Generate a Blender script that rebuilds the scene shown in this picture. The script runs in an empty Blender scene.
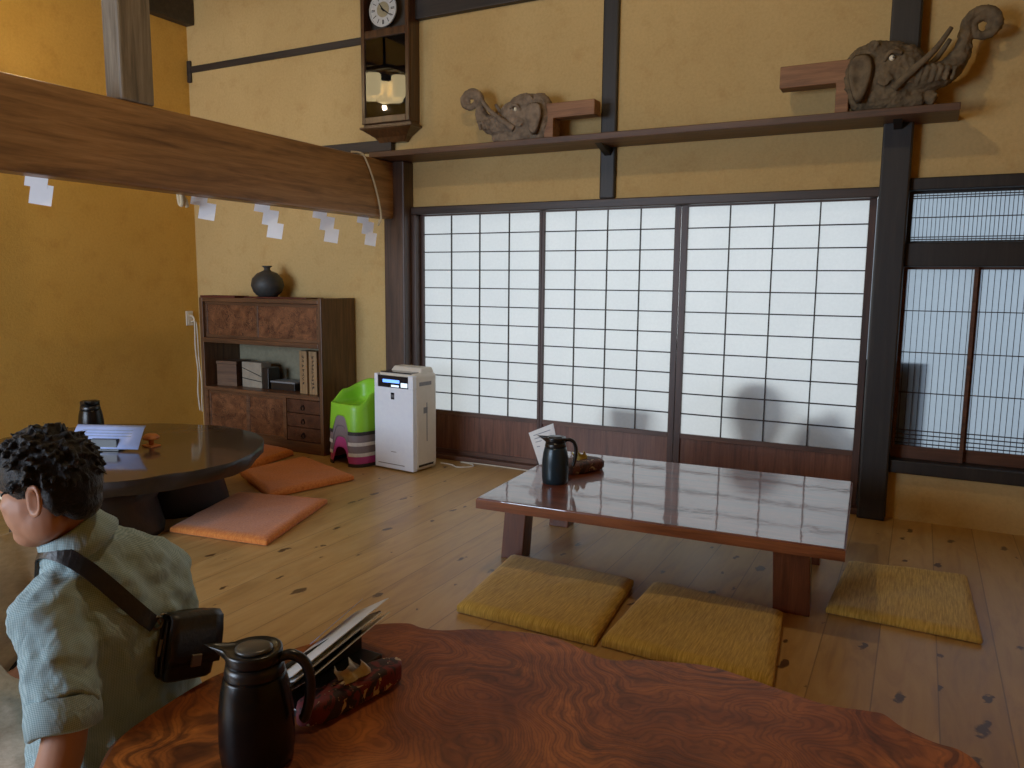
import bpy, bmesh, math, random
from mathutils import Vector, Matrix, noise
from mathutils.bvhtree import BVHTree
PI = math.pi
R = math.radians
C = bpy.context.scene.collection
rnd = random.Random(7)

# ------------------------------------------------------------------ helpers
def srgb(r, g, b):
    f = lambda c: (c/255/12.92) if c/255 <= .04045 else ((c/255+.055)/1.055)**2.4
    return (f(r), f(g), f(b), 1)

class MB:
    """collects shapes into one bmesh"""
    def __init__(s): s.bm = bmesh.new()
    def face(s, vs):
        try: return s.bm.faces.new(vs)
        except ValueError: return None
    def box(s, x0, x1, y0, y1, z0, z1, mt=None):
        v = [s.bm.verts.new((x, y, z)) for z in (z0, z1) for x, y in ((x0, y0), (x1, y0), (x1, y1), (x0, y1))]
        for f in ((3,2,1,0), (4,5,6,7), (0,1,5,4), (1,2,6,5), (2,3,7,6), (3,0,4,7)): s.face([v[i] for i in f])
        if mt is not None:
            for q in v: q.co = mt @ q.co
        return s
    def hexa(s, bottom, top):
        v = [s.bm.verts.new(p) for p in list(bottom)+list(top)]
        n = len(bottom)
        s.face(v[:n][::-1]); s.face(v[n:])
        for i in range(n): s.face([v[i], v[(i+1)%n], v[n+(i+1)%n], v[n+i]])
        return s
    def prism(s, poly, a0, a1, axis='z'):
        m = {'z': lambda p, a: (p[0], p[1], a), 'y': lambda p, a: (p[0], a, p[1]), 'x': lambda p, a: (a, p[0], p[1])}[axis]
        return s.hexa([m(p, a0) for p in poly], [m(p, a1) for p in poly])
    def rings(s, rings, cap=True, closed=True):
        R_ = [[s.bm.verts.new(p) for p in r] for r in rings]
        n = len(R_[0])
        for a, b in zip(R_, R_[1:]):
            for i in range(n if closed else n-1): s.face([a[i], a[(i+1)%n], b[(i+1)%n], b[i]])
        if cap:
            for r, fl in ((R_[0], True), (R_[-1], False)): s.face(r[::-1] if fl else r)
        return s
    def lathe(s, prof, cx=0, cy=0, n=32, cap=True, sx=1, sy=1):
        return s.rings([[(cx+sx*r*math.cos(2*PI*i/n), cy+sy*r*math.sin(2*PI*i/n), z) for i in range(n)] for r, z in prof], cap)
    def tube(s, pts, rad, n=10, flat=1.0, up=None):
        pts = [Vector(p) for p in pts]
        if not hasattr(rad, '__len__'): rad = [rad]*len(pts)
        rs = []; prev = None
        for i, p in enumerate(pts):
            t = (pts[min(i+1, len(pts)-1)]-pts[max(i-1, 0)]).normalized()
            if prev is None:
                ref = Vector(up) if up else (Vector((0,0,1)) if abs(t.z) < .9 else Vector((1,0,0)))
                a = (ref - t*ref.dot(t)).normalized()
            else: a = (prev - t*prev.dot(t)).normalized()
            prev = a; b = t.cross(a)
            rs.append([p + (a*math.cos(2*PI*k/n)*flat + b*math.sin(2*PI*k/n))*rad[i] for k in range(n)])
        return s.rings(rs)
    def ball(s, c, r, u=16, v=10, mt=None):
        if not hasattr(r, '__len__'): r = (r, r, r)
        m = Matrix.Translation(Vector(c)) @ (mt if mt else Matrix.Identity(4)) @ Matrix.Diagonal((*r, 1))
        bmesh.ops.create_uvsphere(s.bm, u_segments=u, v_segments=v, radius=1, matrix=m)
        return s
    def loft(s, secs, n=24, e=2.0):
        """secs: (centre, axis_a, axis_b) -> super-ellipse rings"""
        rs = []
        for c, a, b in secs:
            c, a, b = Vector(c), Vector(a), Vector(b); r = []
            for k in range(n):
                q = 2*PI*k/n; co, si = math.cos(q), math.sin(q)
                r.append(c + a*math.copysign(abs(co)**(2/e), co) + b*math.copysign(abs(si)**(2/e), si))
            rs.append(r)
        return s.rings(rs)

def obj(name, mb, mat, parent=None, smooth=False, bevel=0, seg=2, off=None):
    bm = mb.bm if isinstance(mb, MB) else mb
    if off is not None: bmesh.ops.translate(bm, verts=bm.verts, vec=off)
    bmesh.ops.recalc_face_normals(bm, faces=bm.faces)
    me = bpy.data.meshes.new(name); bm.to_mesh(me); bm.free()
    me.materials.append(mat)
    o = bpy.data.objects.new(name, me); C.objects.link(o)
    if parent: o.parent = parent
    if smooth:
        for p in me.polygons: p.use_smooth = True
    if bevel:
        b = o.modifiers.new('b', 'BEVEL'); b.width = bevel; b.segments = seg; b.limit_method = 'ANGLE'; b.angle_limit = R(35)
    return o
def thing(name, label, cat, loc=(0,0,0), rz=0, group=None):
    o = bpy.data.objects.new(name, None); C.objects.link(o); o.empty_display_size = .1
    o.location = loc; o.rotation_euler = (0, 0, rz)
    return tag(o, label, cat, group)
def tag(o, label, cat, group=None, kind=None):
    o['label'] = label; o['category'] = cat
    if group: o['group'] = group
    if kind: o['kind'] = kind
    return o
def struct(name, mb, mat, label=None, cat=None, **k):
    o = obj(name, mb, mat, **k); o['kind'] = 'structure'
    if label: o['label'] = label; o['category'] = cat
    return o
def sroot(name, label, cat, loc=(0,0,0)):
    o = thing(name, label, cat, loc); o['kind'] = 'structure'; return o
def remesh(o, vox, sm=3, disp=None, smooth=True):
    m = o.modifiers.new('r', 'REMESH'); m.mode = 'VOXEL'; m.voxel_size = vox; m.use_smooth_shade = smooth
    if sm:
        k = o.modifiers.new('s', 'SMOOTH'); k.iterations = sm; k.factor = .5
    for nm, size, strength, depth in (disp or []):
        t = bpy.data.textures.new(nm, 'CLOUDS'); t.noise_scale = size; t.noise_depth = depth
        d = o.modifiers.new('d', 'DISPLACE'); d.texture = t; d.strength = strength; d.mid_level = .5; d.texture_coords = 'LOCAL'
    return o
def bez(p, n=8):
    """Catmull-Rom through points"""
    p = [Vector(q) for q in p]; out = []
    for i in range(len(p)-1):
        a, b, c, d = p[max(i-1,0)], p[i], p[i+1], p[min(i+2,len(p)-1)]
        for k in range(n):
            t = k/n
            out.append(.5*((2*b)+(c-a)*t+(2*a-5*b+4*c-d)*t*t+(3*b-a-3*c+d)*t**3))
    return out+[p[-1]]

# ------------------------------------------------------------------ materials
class NT:
    def __init__(s, name):
        s.m = bpy.data.materials.new(name); s.m.use_nodes = True
        s.t = s.m.node_tree; s.n = s.t.nodes; s.b = s.n['Principled BSDF']; s.out = s.n['Material Output']
    def new(s, typ, **kw):
        x = s.n.new(typ)
        for k, v in kw.items():
            if k in x.inputs: x.inputs[k].default_value = v
            else: setattr(x, k, v)
        return x
    def link(s, a, b): s.t.links.new(a, b)
    def coord(s, scale=(1,1,1), kind='Object', rot=(0,0,0)):
        tc = s.new('ShaderNodeTexCoord'); mp = s.new('ShaderNodeMapping')
        mp.inputs['Scale'].default_value = scale; mp.inputs['Rotation'].default_value = rot
        s.link(tc.outputs[kind], mp.inputs['Vector']); return mp.outputs['Vector']
    def noise(s, vec, scale, detail=4, rough=.55, dist=0):
        x = s.new('ShaderNodeTexNoise'); x.inputs['Scale'].default_value = scale; x.inputs['Detail'].default_value = detail
        x.inputs['Roughness'].default_value = rough; x.inputs['Distortion'].default_value = dist
        s.link(vec, x.inputs['Vector']); return x.outputs['Fac']
    def ramp(s, fac, stops):
        x = s.new('ShaderNodeValToRGB'); e = x.color_ramp.elements
        while len(e) < len(stops): e.new(.5)
        for q, (p, c) in zip(e, stops): q.position = p; q.color = c if len(c) == 4 else (*c, 1)
        s.link(fac, x.inputs['Fac']); return x.outputs['Color']
    def mix(s, fac, a, b, mode='MIX'):
        x = s.new('ShaderNodeMix', data_type='RGBA', blend_type=mode)
        for v, i in ((fac, 0), (a, 6), (b, 7)):
            if isinstance(v, (int, float)): x.inputs[i].default_value = v
            elif isinstance(v, tuple): x.inputs[i].default_value = v
            else: s.link(v, x.inputs[i])
        return x.outputs[2]
    def math(s, op, a, b=0.0):
        x = s.new('ShaderNodeMath', operation=op)
        for i, v in enumerate((a, b)):
            if isinstance(v, (int, float)): x.inputs[i].default_value = v
            else: s.link(v, x.inputs[i])
        return x.outputs[0]
    def new_sep(s, col):
        x = s.new('ShaderNodeSeparateColor'); s.link(col, x.inputs[0]); return x.outputs[0]
    def bump(s, h, st=.2, d=.01):
        x = s.new('ShaderNodeBump'); x.inputs['Strength'].default_value = st; x.inputs['Distance'].default_value = d
        s.link(h, x.inputs['Height']); s.link(x.outputs['Normal'], s.b.inputs['Normal']); return x
    def set(s, **kw):
        for k, v in kw.items():
            i = s.b.inputs[k.replace('_', ' ')]
            if hasattr(v, 'links'): s.link(v, i)
            else: i.default_value = v
        return s

def plain(name, col, rough=.5, metal=0, var=.12, vs=30, bump=0, coat=0):
    t = NT(name); v = t.coord()
    f = t.noise(v, vs, 3)
    d = tuple(c*(1-var) for c in col[:3])+(1,); l = tuple(min(1, c*(1+var)) for c in col[:3])+(1,)
    t.set(Base_Color=t.ramp(f, [(.3, d), (.7, l)]), Roughness=rough, Metallic=metal, Coat_Weight=coat)
    if bump: t.bump(f, bump, .004)
    return t.m
def wood(name, dark, mid, light, axis='x', fine=1.0, rough=.45, coat=0, bump=.12, coat_rough=.08):
    t = NT(name); st = {'x': (.9, 14, 14), 'y': (14, .9, 14), 'z': (14, 14, .9)}[axis]
    v = t.coord(tuple(q*fine for q in st))
    f = t.noise(v, 2.2, 6, .62, .6)
    g = t.noise(t.coord(tuple(q*fine*5 for q in st)), 2.5, 3, .6)
    big = t.noise(t.coord(), 1.7, 3)
    c = t.ramp(f, [(.28, dark), (.5, mid), (.75, light)])
    c = t.mix(.35, c, t.ramp(g, [(.3, (.35,.35,.35,1)), (.65, (1,1,1,1))]), 'MULTIPLY')
    c = t.mix(.45, c, t.ramp(big, [(.3, (.55,.55,.55,1)), (.7, (1,1,1,1))]), 'MULTIPLY')
    t.set(Base_Color=c, Roughness=rough, Coat_Weight=coat, Coat_Roughness=coat_rough)
    t.bump(f, bump, .004)
    return t.m
def plaster(name, a, b, stain):
    t = NT(name); v = t.coord()
    big = t.noise(v, .9, 5, .6, .4); fine = t.noise(v, 60, 5, .7); spots = t.noise(v, 7, 4, .65)
    c = t.ramp(big, [(.3, a), (.68, b)])
    c = t.mix(t.ramp(spots, [(.52, (0,0,0,1)), (.85, (.5,.5,.5,1))]), c, stain)
    c = t.mix(.3, c, t.ramp(fine, [(.25, (.55,.5,.45,1)), (.6, (1,1,1,1))]), 'MULTIPLY')
    t.set(Base_Color=c, Roughness=.95, Specular_IOR_Level=.15)
    t.bump(fine, .35, .006)
    return t.m
def floor_mat():
    t = NT('floor_boards'); tc = t.new('ShaderNodeTexCoord'); sep = t.new('ShaderNodeSeparateXYZ')
    t.link(tc.outputs['Object'], sep.inputs[0])
    u = t.math('DIVIDE', sep.outputs[0], .182); idx = t.math('FLOOR', u); fr = t.math('FRACT', u)
    wn = t.new('ShaderNodeTexWhiteNoise', noise_dimensions='1D'); t.link(idx, wn.inputs['W'])
    off = t.math('MULTIPLY', wn.outputs['Value'], 37.0)
    cmb = t.new('ShaderNodeCombineXYZ'); t.link(t.math('MULTIPLY', sep.outputs[0], 6.0), cmb.inputs[0])
    t.link(t.math('ADD', t.math('MULTIPLY', sep.outputs[1], .9), off), cmb.inputs[1]); t.link(off, cmb.inputs[2])
    g = t.noise(cmb.outputs[0], 2.6, 6, .6, 1.1)
    c = t.ramp(g, [(.22, srgb(162,120,68)), (.5, srgb(192,150,90)), (.8, srgb(206,168,110))])
    tone = t.ramp(wn.outputs['Value'], [(0, (.82,.79,.74,1)), (1, (1.0,1.0,1.0,1))])
    c = t.mix(.7, c, tone, 'MULTIPLY')
    wear = t.noise(tc.outputs['Object'], 1.3, 4, .6)
    c = t.mix(.35, c, t.ramp(wear, [(.3, (.66,.64,.62,1)), (.65, (1,1,1,1))]), 'MULTIPLY')
    for sc, th, w_ in ((5.0, .4, .12), (8.5, .66, .15)):     # knots, drawn out along the boards, of uneven size
        cm2 = t.new('ShaderNodeCombineXYZ'); wob = t.math('MULTIPLY', t.math('SUBTRACT', t.noise(tc.outputs['Object'], 22, 3, .6), .5), .05)
        t.link(t.math('ADD', sep.outputs[0], wob), cm2.inputs[0])
        t.link(t.math('ADD', t.math('ADD', t.math('MULTIPLY', sep.outputs[1], .5), off), wob), cm2.inputs[1])
        vo = t.new('ShaderNodeTexVoronoi', voronoi_dimensions='2D'); vo.inputs['Scale'].default_value = sc; t.link(cm2.outputs[0], vo.inputs['Vector'])
        sz = t.math('MULTIPLY', t.math('SUBTRACT', t.new_sep(vo.outputs['Color']), th), 1/(1-th))
        d = t.math('ADD', vo.outputs['Distance'], t.math('MULTIPLY', t.math('SUBTRACT', g, .5), .10))
        kn = t.ramp(t.math('SUBTRACT', t.math('MULTIPLY', sz, w_), d), [(.0, (0,0,0,1)), (.035, (.9,.9,.9,1))])
        c = t.mix(kn, c, srgb(66,38,18))
    seam = t.ramp(t.math('ABSOLUTE', t.math('SUBTRACT', fr, .5)), [(.484, (0,0,0,1)), (.495, (.55,.55,.55,1))])
    c = t.mix(seam, c, srgb(70,46,26))
    t.set(Base_Color=c, Roughness=t.ramp(g, [(.2, (.34,.34,.34,1)), (.8, (.46,.46,.46,1))]), Specular_IOR_Level=.6)
    t.bump(t.math('SUBTRACT', g, seam), .10, .005)
    return t.m
def burl_mat(name, dark, mid, light, sc=1.0, rough=.3, coat=.3):
    t = NT(name); v = t.coord()
    d1 = t.new('ShaderNodeTexNoise'); d1.inputs['Scale'].default_value = 2.3*sc; d1.inputs['Detail'].default_value = 3
    t.link(v, d1.inputs['Vector'])
    add = t.new('ShaderNodeVectorMath', operation='MULTIPLY_ADD'); t.link(d1.outputs['Color'], add.inputs[0])
    add.inputs[1].default_value = (1.3/sc,)*3; t.link(v, add.inputs[2])
    w = t.new('ShaderNodeTexWave', wave_type='BANDS', bands_direction='DIAGONAL'); w.inputs['Scale'].default_value = 7*sc
    w.inputs['Distortion'].default_value = 4; w.inputs['Detail'].default_value = 4; w.inputs['Detail Scale'].default_value = 1.6
    t.link(add.outputs[0], w.inputs['Vector'])
    fib = t.noise(add.outputs[0], 38*sc, 4, .7)
    big = t.noise(v, 3.1*sc, 4, .6, 1.2)
    c = t.ramp(big, [(.25, mid), (.7, light)])
    msk = t.ramp(t.noise(v, 3.4*sc, 3, .5, .8), [(.38, (.12,.12,.12,1)), (.62, (1,1,1,1))])
    c = t.mix(t.mix(1.0, t.ramp(w.outputs['Fac'], [(.02, (.68,.68,.68,1)), (.45, (.22,.22,.22,1)), (.95, (0,0,0,1))]), msk, 'MULTIPLY'), c, dark)
    w2 = t.new('ShaderNodeTexWave', wave_type='BANDS', bands_direction='DIAGONAL'); w2.inputs['Scale'].default_value = 24*sc
    w2.inputs['Distortion'].default_value = 5; w2.inputs['Detail'].default_value = 3; t.link(add.outputs[0], w2.inputs['Vector'])
    c = t.mix(t.ramp(w2.outputs['Fac'], [(.05, (.3,.3,.3,1)), (.5, (0,0,0,1))]), c, dark)
    c = t.mix(.8, c, t.ramp(t.noise(v, 2.2*sc, 4, .6, 1.6), [(.34, (.32,.26,.22,1)), (.6, (1,1,1,1))]), 'MULTIPLY')
    c = t.mix(.5, c, t.ramp(fib, [(.3, (.4,.36,.33,1)), (.65, (1,1,1,1))]), 'MULTIPLY')
    vo = t.new('ShaderNodeTexVoronoi'); vo.inputs['Scale'].default_value = 3.2*sc; t.link(add.outputs[0], vo.inputs['Vector'])
    c = t.mix(t.ramp(vo.outputs['Distance'], [(.04, (.85,.85,.85,1)), (.16, (0,0,0,1))]), c, dark)
    t.set(Base_Color=c, Roughness=rough, Coat_Weight=coat, Coat_Roughness=.15, Specular_IOR_Level=.3)
    t.bump(w.outputs['Fac'], .06, .003)
    return t.m
def paper_mat(name, col, trans, rough_n=.04):
    t = NT(name); v = t.coord(); f = t.noise(v, 55, 4, .7)
    big = t.noise(v, 3, 2)
    c = t.ramp(f, [(.3, tuple(q*.93 for q in col[:3])+(1,)), (.7, col)])
    c = t.mix(.2, c, t.ramp(big, [(.3, (.7,.72,.75,1)), (.7, (1,1,1,1))]), 'MULTIPLY')
    tr = t.new('ShaderNodeBsdfTranslucent'); df = t.new('ShaderNodeBsdfDiffuse'); mx = t.new('ShaderNodeMixShader')
    t.link(c, tr.inputs['Color']); t.link(c, df.inputs['Color']); mx.inputs[0].default_value = trans
    t.link(df.outputs[0], mx.inputs[1]); t.link(tr.outputs[0], mx.inputs[2]); t.link(mx.outputs[0], t.out.inputs['Surface'])
    return t.m
def fabric(name, a, b, sx=1, sy=6, sc=26, rough=.9, st=.5, sheen=.2):
    t = NT(name); v = t.coord((sx, sy, 3))
    f = t.noise(v, sc, 5, .7); g = t.noise(t.coord(), 260, 2); bl = t.noise(t.coord(), 4, 3)
    c = t.ramp(f, [(.32, a), (.66, b)])
    c = t.mix(.3, c, t.ramp(bl, [(.3, (.6,.6,.6,1)), (.7, (1,1,1,1))]), 'MULTIPLY')
    t.set(Base_Color=c, Roughness=rough, Sheen_Weight=sheen, Specular_IOR_Level=.2)
    t.bump(t.mix(.5, f, g), st, .004)
    return t.m
def glass_mat(name, tint=(.9,.95,1,1), refl=(.9,.9,.9,1)):
    t = NT(name); v = t.coord(); f = t.noise(v, 12, 2)
    tr = t.new('ShaderNodeBsdfTransparent'); gl = t.new('ShaderNodeBsdfGlossy'); mx = t.new('ShaderNodeMixShader'); lw = t.new('ShaderNodeFresnel')
    lw.inputs['IOR'].default_value = 1.75
    tr.inputs['Color'].default_value = tint; gl.inputs['Roughness'].default_value = .02
    t.link(t.ramp(f, [(.3, tuple(q*.97 for q in refl[:3])+(1,)), (.7, refl)]), gl.inputs['Color'])
    t.link(lw.outputs[0], mx.inputs[0]); t.link(tr.outputs[0], mx.inputs[1]); t.link(gl.outputs[0], mx.inputs[2])
    t.link(mx.outputs[0], t.out.inputs['Surface']); return t.m
def glow(name, col, st):
    t = NT(name); f = t.noise(t.coord(), 8, 2)
    t.set(Base_Color=col, Emission_Color=t.ramp(f, [(.3, tuple(q*.85 for q in col[:3])+(1,)), (.7, col)]), Emission_Strength=st, Roughness=.4)
    return t.m

M = {}
M['ochre'] = plaster('ochre_plaster', srgb(200,152,66), srgb(214,166,80), srgb(172,120,50))
M['cream'] = plaster('sand_plaster', srgb(196,164,106), srgb(210,178,118), srgb(170,126,68))
M['floor'] = floor_mat()
M['ceiling'] = wood('ceiling_boards', srgb(50,36,24), srgb(70,50,34), srgb(90,66,44), 'y')
M['beam'] = wood('beam_wood', srgb(108,74,42), srgb(160,114,66), srgb(188,140,88), 'y', .8, .42)
M['post_grey'] = wood('weathered_post', srgb(86,76,64), srgb(130,116,98), srgb(156,142,122), 'z')
M['pillar'] = wood('pillar_wood', srgb(50,34,26), srgb(76,54,42), srgb(98,72,56), 'z', 1, .4)
M['dark_pillar'] = wood('dark_pillar_wood', srgb(22,19,16), srgb(34,30,26), srgb(48,42,36), 'z', 1, .5)
M['dark_trim'] = wood('dark_trim_wood', srgb(38,28,22), srgb(60,44,34), srgb(80,60,46), 'x', 1, .45)
M['black_trim'] = wood('sooty_wood', srgb(30,24,19), srgb(46,37,29), srgb(60,50,40), 'x', 1, .6)
M['shelf'] = wood('shelf_wood', srgb(66,44,28), srgb(98,66,42), srgb(120,84,54), 'x', 1, .5)
M['shoji_frame'] = wood('shoji_frame_wood', srgb(52,32,24), srgb(74,46,34), srgb(94,60,44), 'z', 1, .45)
M['shoji_rail'] = wood('shoji_rail_wood', srgb(66,40,28), srgb(94,60,42), srgb(118,78,56), 'x', 1, .45)
M['kumiko'] = plain('kumiko_wood', srgb(44,31,26), .6)
M['kick'] = wood('kick_panel_wood', srgb(78,44,30), srgb(112,68,48), srgb(136,88,64), 'z', 1.4, .4)
M['paper'] = paper_mat('shoji_paper', (.93,.95,.93,1), .62)
M['frosted'] = paper_mat('frosted_glass', (.47,.55,.62,1), .75)
M['cabinet'] = wood('cabinet_wood', srgb(66,44,28), srgb(100,68,44), srgb(126,88,58), 'z', 1.2, .4)
M['cabinet_x'] = wood('cabinet_rail_wood', srgb(66,42,26), srgb(98,64,40), srgb(124,84,54), 'x', 1.2, .4)
M['carved'] = burl_mat('carved_panel', srgb(44,25,17), srgb(112,70,44), srgb(150,98,62), 3.2, .45, 0)
M['drawer'] = burl_mat('drawer_front', srgb(46,26,16), srgb(84,50,32), srgb(104,66,44), 3, .45, 0)
M['pale_back'] = plain('pale_back_board', srgb(128,122,98), .8)
M['iron'] = plain('dark_iron', srgb(26,22,20), .45, .7)
M['brass'] = plain('aged_brass', srgb(196,158,84), .3, .9)
M['silver'] = plain('silver_dial', srgb(206,208,206), .35, .3)
M['dial_centre'] = plain('pale_gold_dial', srgb(170,160,128), .35, .4)
M['white'] = plain('white_plastic', srgb(236,243,255), .35, 0, .03)
M['off_white'] = plain('warm_white_plastic', srgb(222,216,202), .45, 0, .03)
M['grey_line'] = plain('grey_plastic', srgb(120,122,126), .5)
M['dark_glass'] = plain('dark_display', srgb(22,26,36), .12)
M['blue_led'] = glow('blue_display_light', (.12,.3,1,1), 2.2)
M['pale_led'] = glow('pale_display_light', (.7,.85,1,1), 1.2)
M['green'] = plain('lime_plastic', srgb(136,206,48), .38, 0, .03)
M['grey_pl'] = plain('taupe_plastic', srgb(126,116,120), .45, 0, .05)
M['pink'] = plain('magenta_plastic', srgb(190,66,140), .42, 0, .05)
M['white_foot'] = plain('white_foot_rubber', srgb(220,216,210), .6)
M['dark_foot'] = plain('dark_foot_rubber', srgb(44,40,42), .7)
M['black'] = plain('black_plastic', srgb(16,16,17), .3, 0, .1)
M['black_metal'] = plain('black_brushed_body', srgb(24,22,21), .25, .55, .1, 80)
M['teal_black'] = plain('blue_black_body', srgb(30,46,54), .28, .3, .08)
M['lid_grey'] = plain('grey_lid', srgb(74,68,58), .3)
M['vase'] = plain('black_stoneware', srgb(50,50,48), .55, 0, .25, 20, .2)
M['red_mat'] = plain('red_lacquer', srgb(84,34,24), .45)
M['carving'] = plain('weathered_carving', srgb(126,108,88), .85, 0, .4, 22, .8)
M['carving_dark'] = plain('dark_carving', srgb(100,84,60), .85, 0, .4, 22, .8)
M['tenon'] = wood('tenon_wood', srgb(112,72,42), srgb(154,104,64), srgb(178,126,82), 'x', 1.2, .6)
M['eye'] = plain('glass_eye', srgb(236,226,196), .12)
M['pupil'] = plain('black_pupil', srgb(12,10,9), .15)
M['shide'] = plain('white_paper', srgb(246,248,252), .8, 0, .02)
M['sheet'] = plain('white_sheet', srgb(226,226,222), .35, 0, .03)
M['print'] = plain('grey_print', srgb(120,126,138), .6)
M['sheet_daylit'] = plain('blue_daylit_sheet', srgb(168,188,240), .25, 0, .05)  # blue daylight falling on the menu is put into the sheet colour
M['dark_sheet'] = plain('dark_menu_cover', srgb(34,30,28), .3)
M['cord'] = plain('cream_rope', srgb(206,188,150), .8, 0, .2, 200)
M['white_cord'] = plain('white_cable', srgb(216,206,184), .5)
M['orange_wood'] = plain('orange_wood', srgb(196,110,44), .5)
M['photo_paper'] = plain('pale_box_paper', srgb(150,140,122), .7, 0, .15, 14)
M['box_wood'] = wood('pale_box_wood', srgb(128,98,62), srgb(158,124,82), srgb(176,144,100), 'z', 1.4, .6)
M['box_brown'] = wood('brown_box_wood', srgb(78,54,36), srgb(104,74,50), srgb(124,92,64), 'x', 1.4, .6)
M['ink'] = plain('black_ink', srgb(28,24,20), .8)
M['ochre_cush'] = fabric('ochre_weave', srgb(164,124,44), srgb(226,186,88), 26, 1.6, 7, .9, .2)
M['orange_cush'] = fabric('orange_weave', srgb(192,96,36), srgb(226,138,64), 10, 4, 16)
M['skin'] = plain('skin', srgb(184,128,98), .5, 0, .08, 18)
M['skin_tan'] = plain('tanned_skin', srgb(150,98,66), .55, 0, .08, 18)
M['hair'] = fabric('black_hair', srgb(10,9,8), srgb(30,26,24), 1, 7, 40, .45, .9, .1)
M['lips'] = plain('lips', srgb(156,92,82), .5)
M['trouser'] = fabric('beige_trouser', srgb(178,162,138), srgb(206,190,164), 1, 1, 60, .9, .2)
M['cream_cloth'] = fabric('cream_shirt_cloth', srgb(196,180,150), srgb(218,202,172), 1, 1, 40, .9, .2)
M['black_cloth'] = fabric('black_cloth', srgb(16,15,15), srgb(30,28,28), 1, 1, 60, .9, .2)
M['leather'] = plain('black_leather', srgb(20,18,17), .42, 0, .3, 60, .4)
M['chrome'] = plain('steel_hardware', srgb(150,146,138), .3, .9)
M['rag'] = plain('sheet_metal_dark', srgb(40,40,42), .5)

def check_shirt():
    t = NT('checked_shirt'); tc = t.new('ShaderNodeTexCoord'); sep = t.new('ShaderNodeSeparateXYZ'); t.link(tc.outputs['Object'], sep.inputs[0])
    s1 = t.math('SINE', t.math('MULTIPLY', t.math('ADD', sep.outputs[1], t.math('MULTIPLY', sep.outputs[0], .35)), 1900.0))
    s2 = t.math('SINE', t.math('MULTIPLY', sep.outputs[2], 1900.0))
    k = t.math('ADD', t.math('MULTIPLY', s1, .25), t.math('ADD', t.math('MULTIPLY', s2, .25), .5))
    bl = t.noise(tc.outputs['Object'], 7, 3)
    c = t.ramp(k, [(.2, srgb(130,158,162)), (.8, srgb(180,204,206))])
    c = t.mix(.25, c, t.ramp(bl, [(.3, (.65,.68,.68,1)), (.7, (1,1,1,1))]), 'MULTIPLY')
    t.set(Base_Color=c, Roughness=.9, Specular_IOR_Level=.15, Sheen_Weight=.15)
    fo = t.noise(t.coord((9, 9, 4)), 1.6, 3, .5, 1.0)
    t.bump(fo, .5, .02)
    return t.m
M['shirt'] = check_shirt()
def lacquer(name, d, m, l, ior, rough, wob):
    t = NT(name); v = t.coord((1.2, 9, 9))
    f = t.noise(v, 2.0, 6, .6, .8); w = t.noise(t.coord(), 9, 2, .5, .3); w2 = t.noise(t.coord(), 40, 2)
    t.set(Base_Color=t.ramp(f, [(.3, d), (.5, m), (.75, l)]), Roughness=.45, Coat_Weight=1, Coat_Roughness=rough, Coat_IOR=ior)
    b = t.new('ShaderNodeBump'); b.inputs['Strength'].default_value = wob; b.inputs['Distance'].default_value = .01
    t.link(t.mix(.15, w, w2), b.inputs['Height']); t.link(b.outputs['Normal'], t.b.inputs['Coat Normal'])
    return t.m
M['lacquer'] = lacquer('lacquered_table', srgb(74,30,16), srgb(114,54,28), srgb(140,72,40), 1.74, .04, .08)
M['table_edge'] = wood('table_leg_wood', srgb(92,48,26), srgb(140,80,46), srgb(166,100,60), 'x', 1.2, .3)
M['table_leg'] = wood('table_leg_upright', srgb(70,34,18), srgb(104,56,32), srgb(126,72,44), 'z', 1.2, .35)
M['dark_lacquer'] = lacquer('dark_lacquered_slab', srgb(22,10,8), srgb(30,13,10), srgb(40,18,13), 1.36, .06, .03)
M['dark_bark'] = plain('dark_live_edge', srgb(24,13,11), .6, 0, .5, 18, .8, .2)
M['burl'] = burl_mat('zelkova_burl', srgb(58,26,11), srgb(150,72,24), srgb(222,126,48), .8, .5, .05)
def floral(name, base, reds, creams):
    t = NT(name); v = t.coord(); vo = t.new('ShaderNodeTexVoronoi'); vo.inputs['Scale'].default_value = 38; t.link(v, vo.inputs['Vector'])
    n = t.noise(v, 22, 4, .6, 1.5); n2 = t.noise(v, 34, 3, .6, 1.0)
    c = t.ramp(n, [(.46, base), (.5, reds)])
    c = t.mix(t.ramp(n2, [(.6, (0,0,0,1)), (.63, (1,1,1,1))]), c, creams)
    t.set(Base_Color=c, Roughness=.75); t.bump(n, .3, .004); return t.m
M['floral'] = floral('floral_cloth', srgb(44,24,24), srgb(104,28,28), srgb(196,166,124))
M['floral_b'] = floral('floral_cloth_brown', srgb(54,36,34), srgb(96,58,50), srgb(180,160,126))
M['yellow'] = plain('yellow_paper', srgb(222,206,110), .6)
M['clock_wood'] = wood('clock_case_wood', srgb(48,28,16), srgb(78,48,26), srgb(104,68,38), 'z', 1.4, .3)
M['clock_dark'] = plain('clock_interior', srgb(58,46,30), .6)
M['pane'] = glass_mat('clock_glass')
M['shade'] = glow('amber_glass_shade', (1, .78, .40, 1), 4.2)
M['outdoor'] = plain('veranda_boards', srgb(130,120,108), .8)
M['outdoor_dark'] = plain('dark_outdoor_board', srgb(30,28,20), .8)

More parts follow.
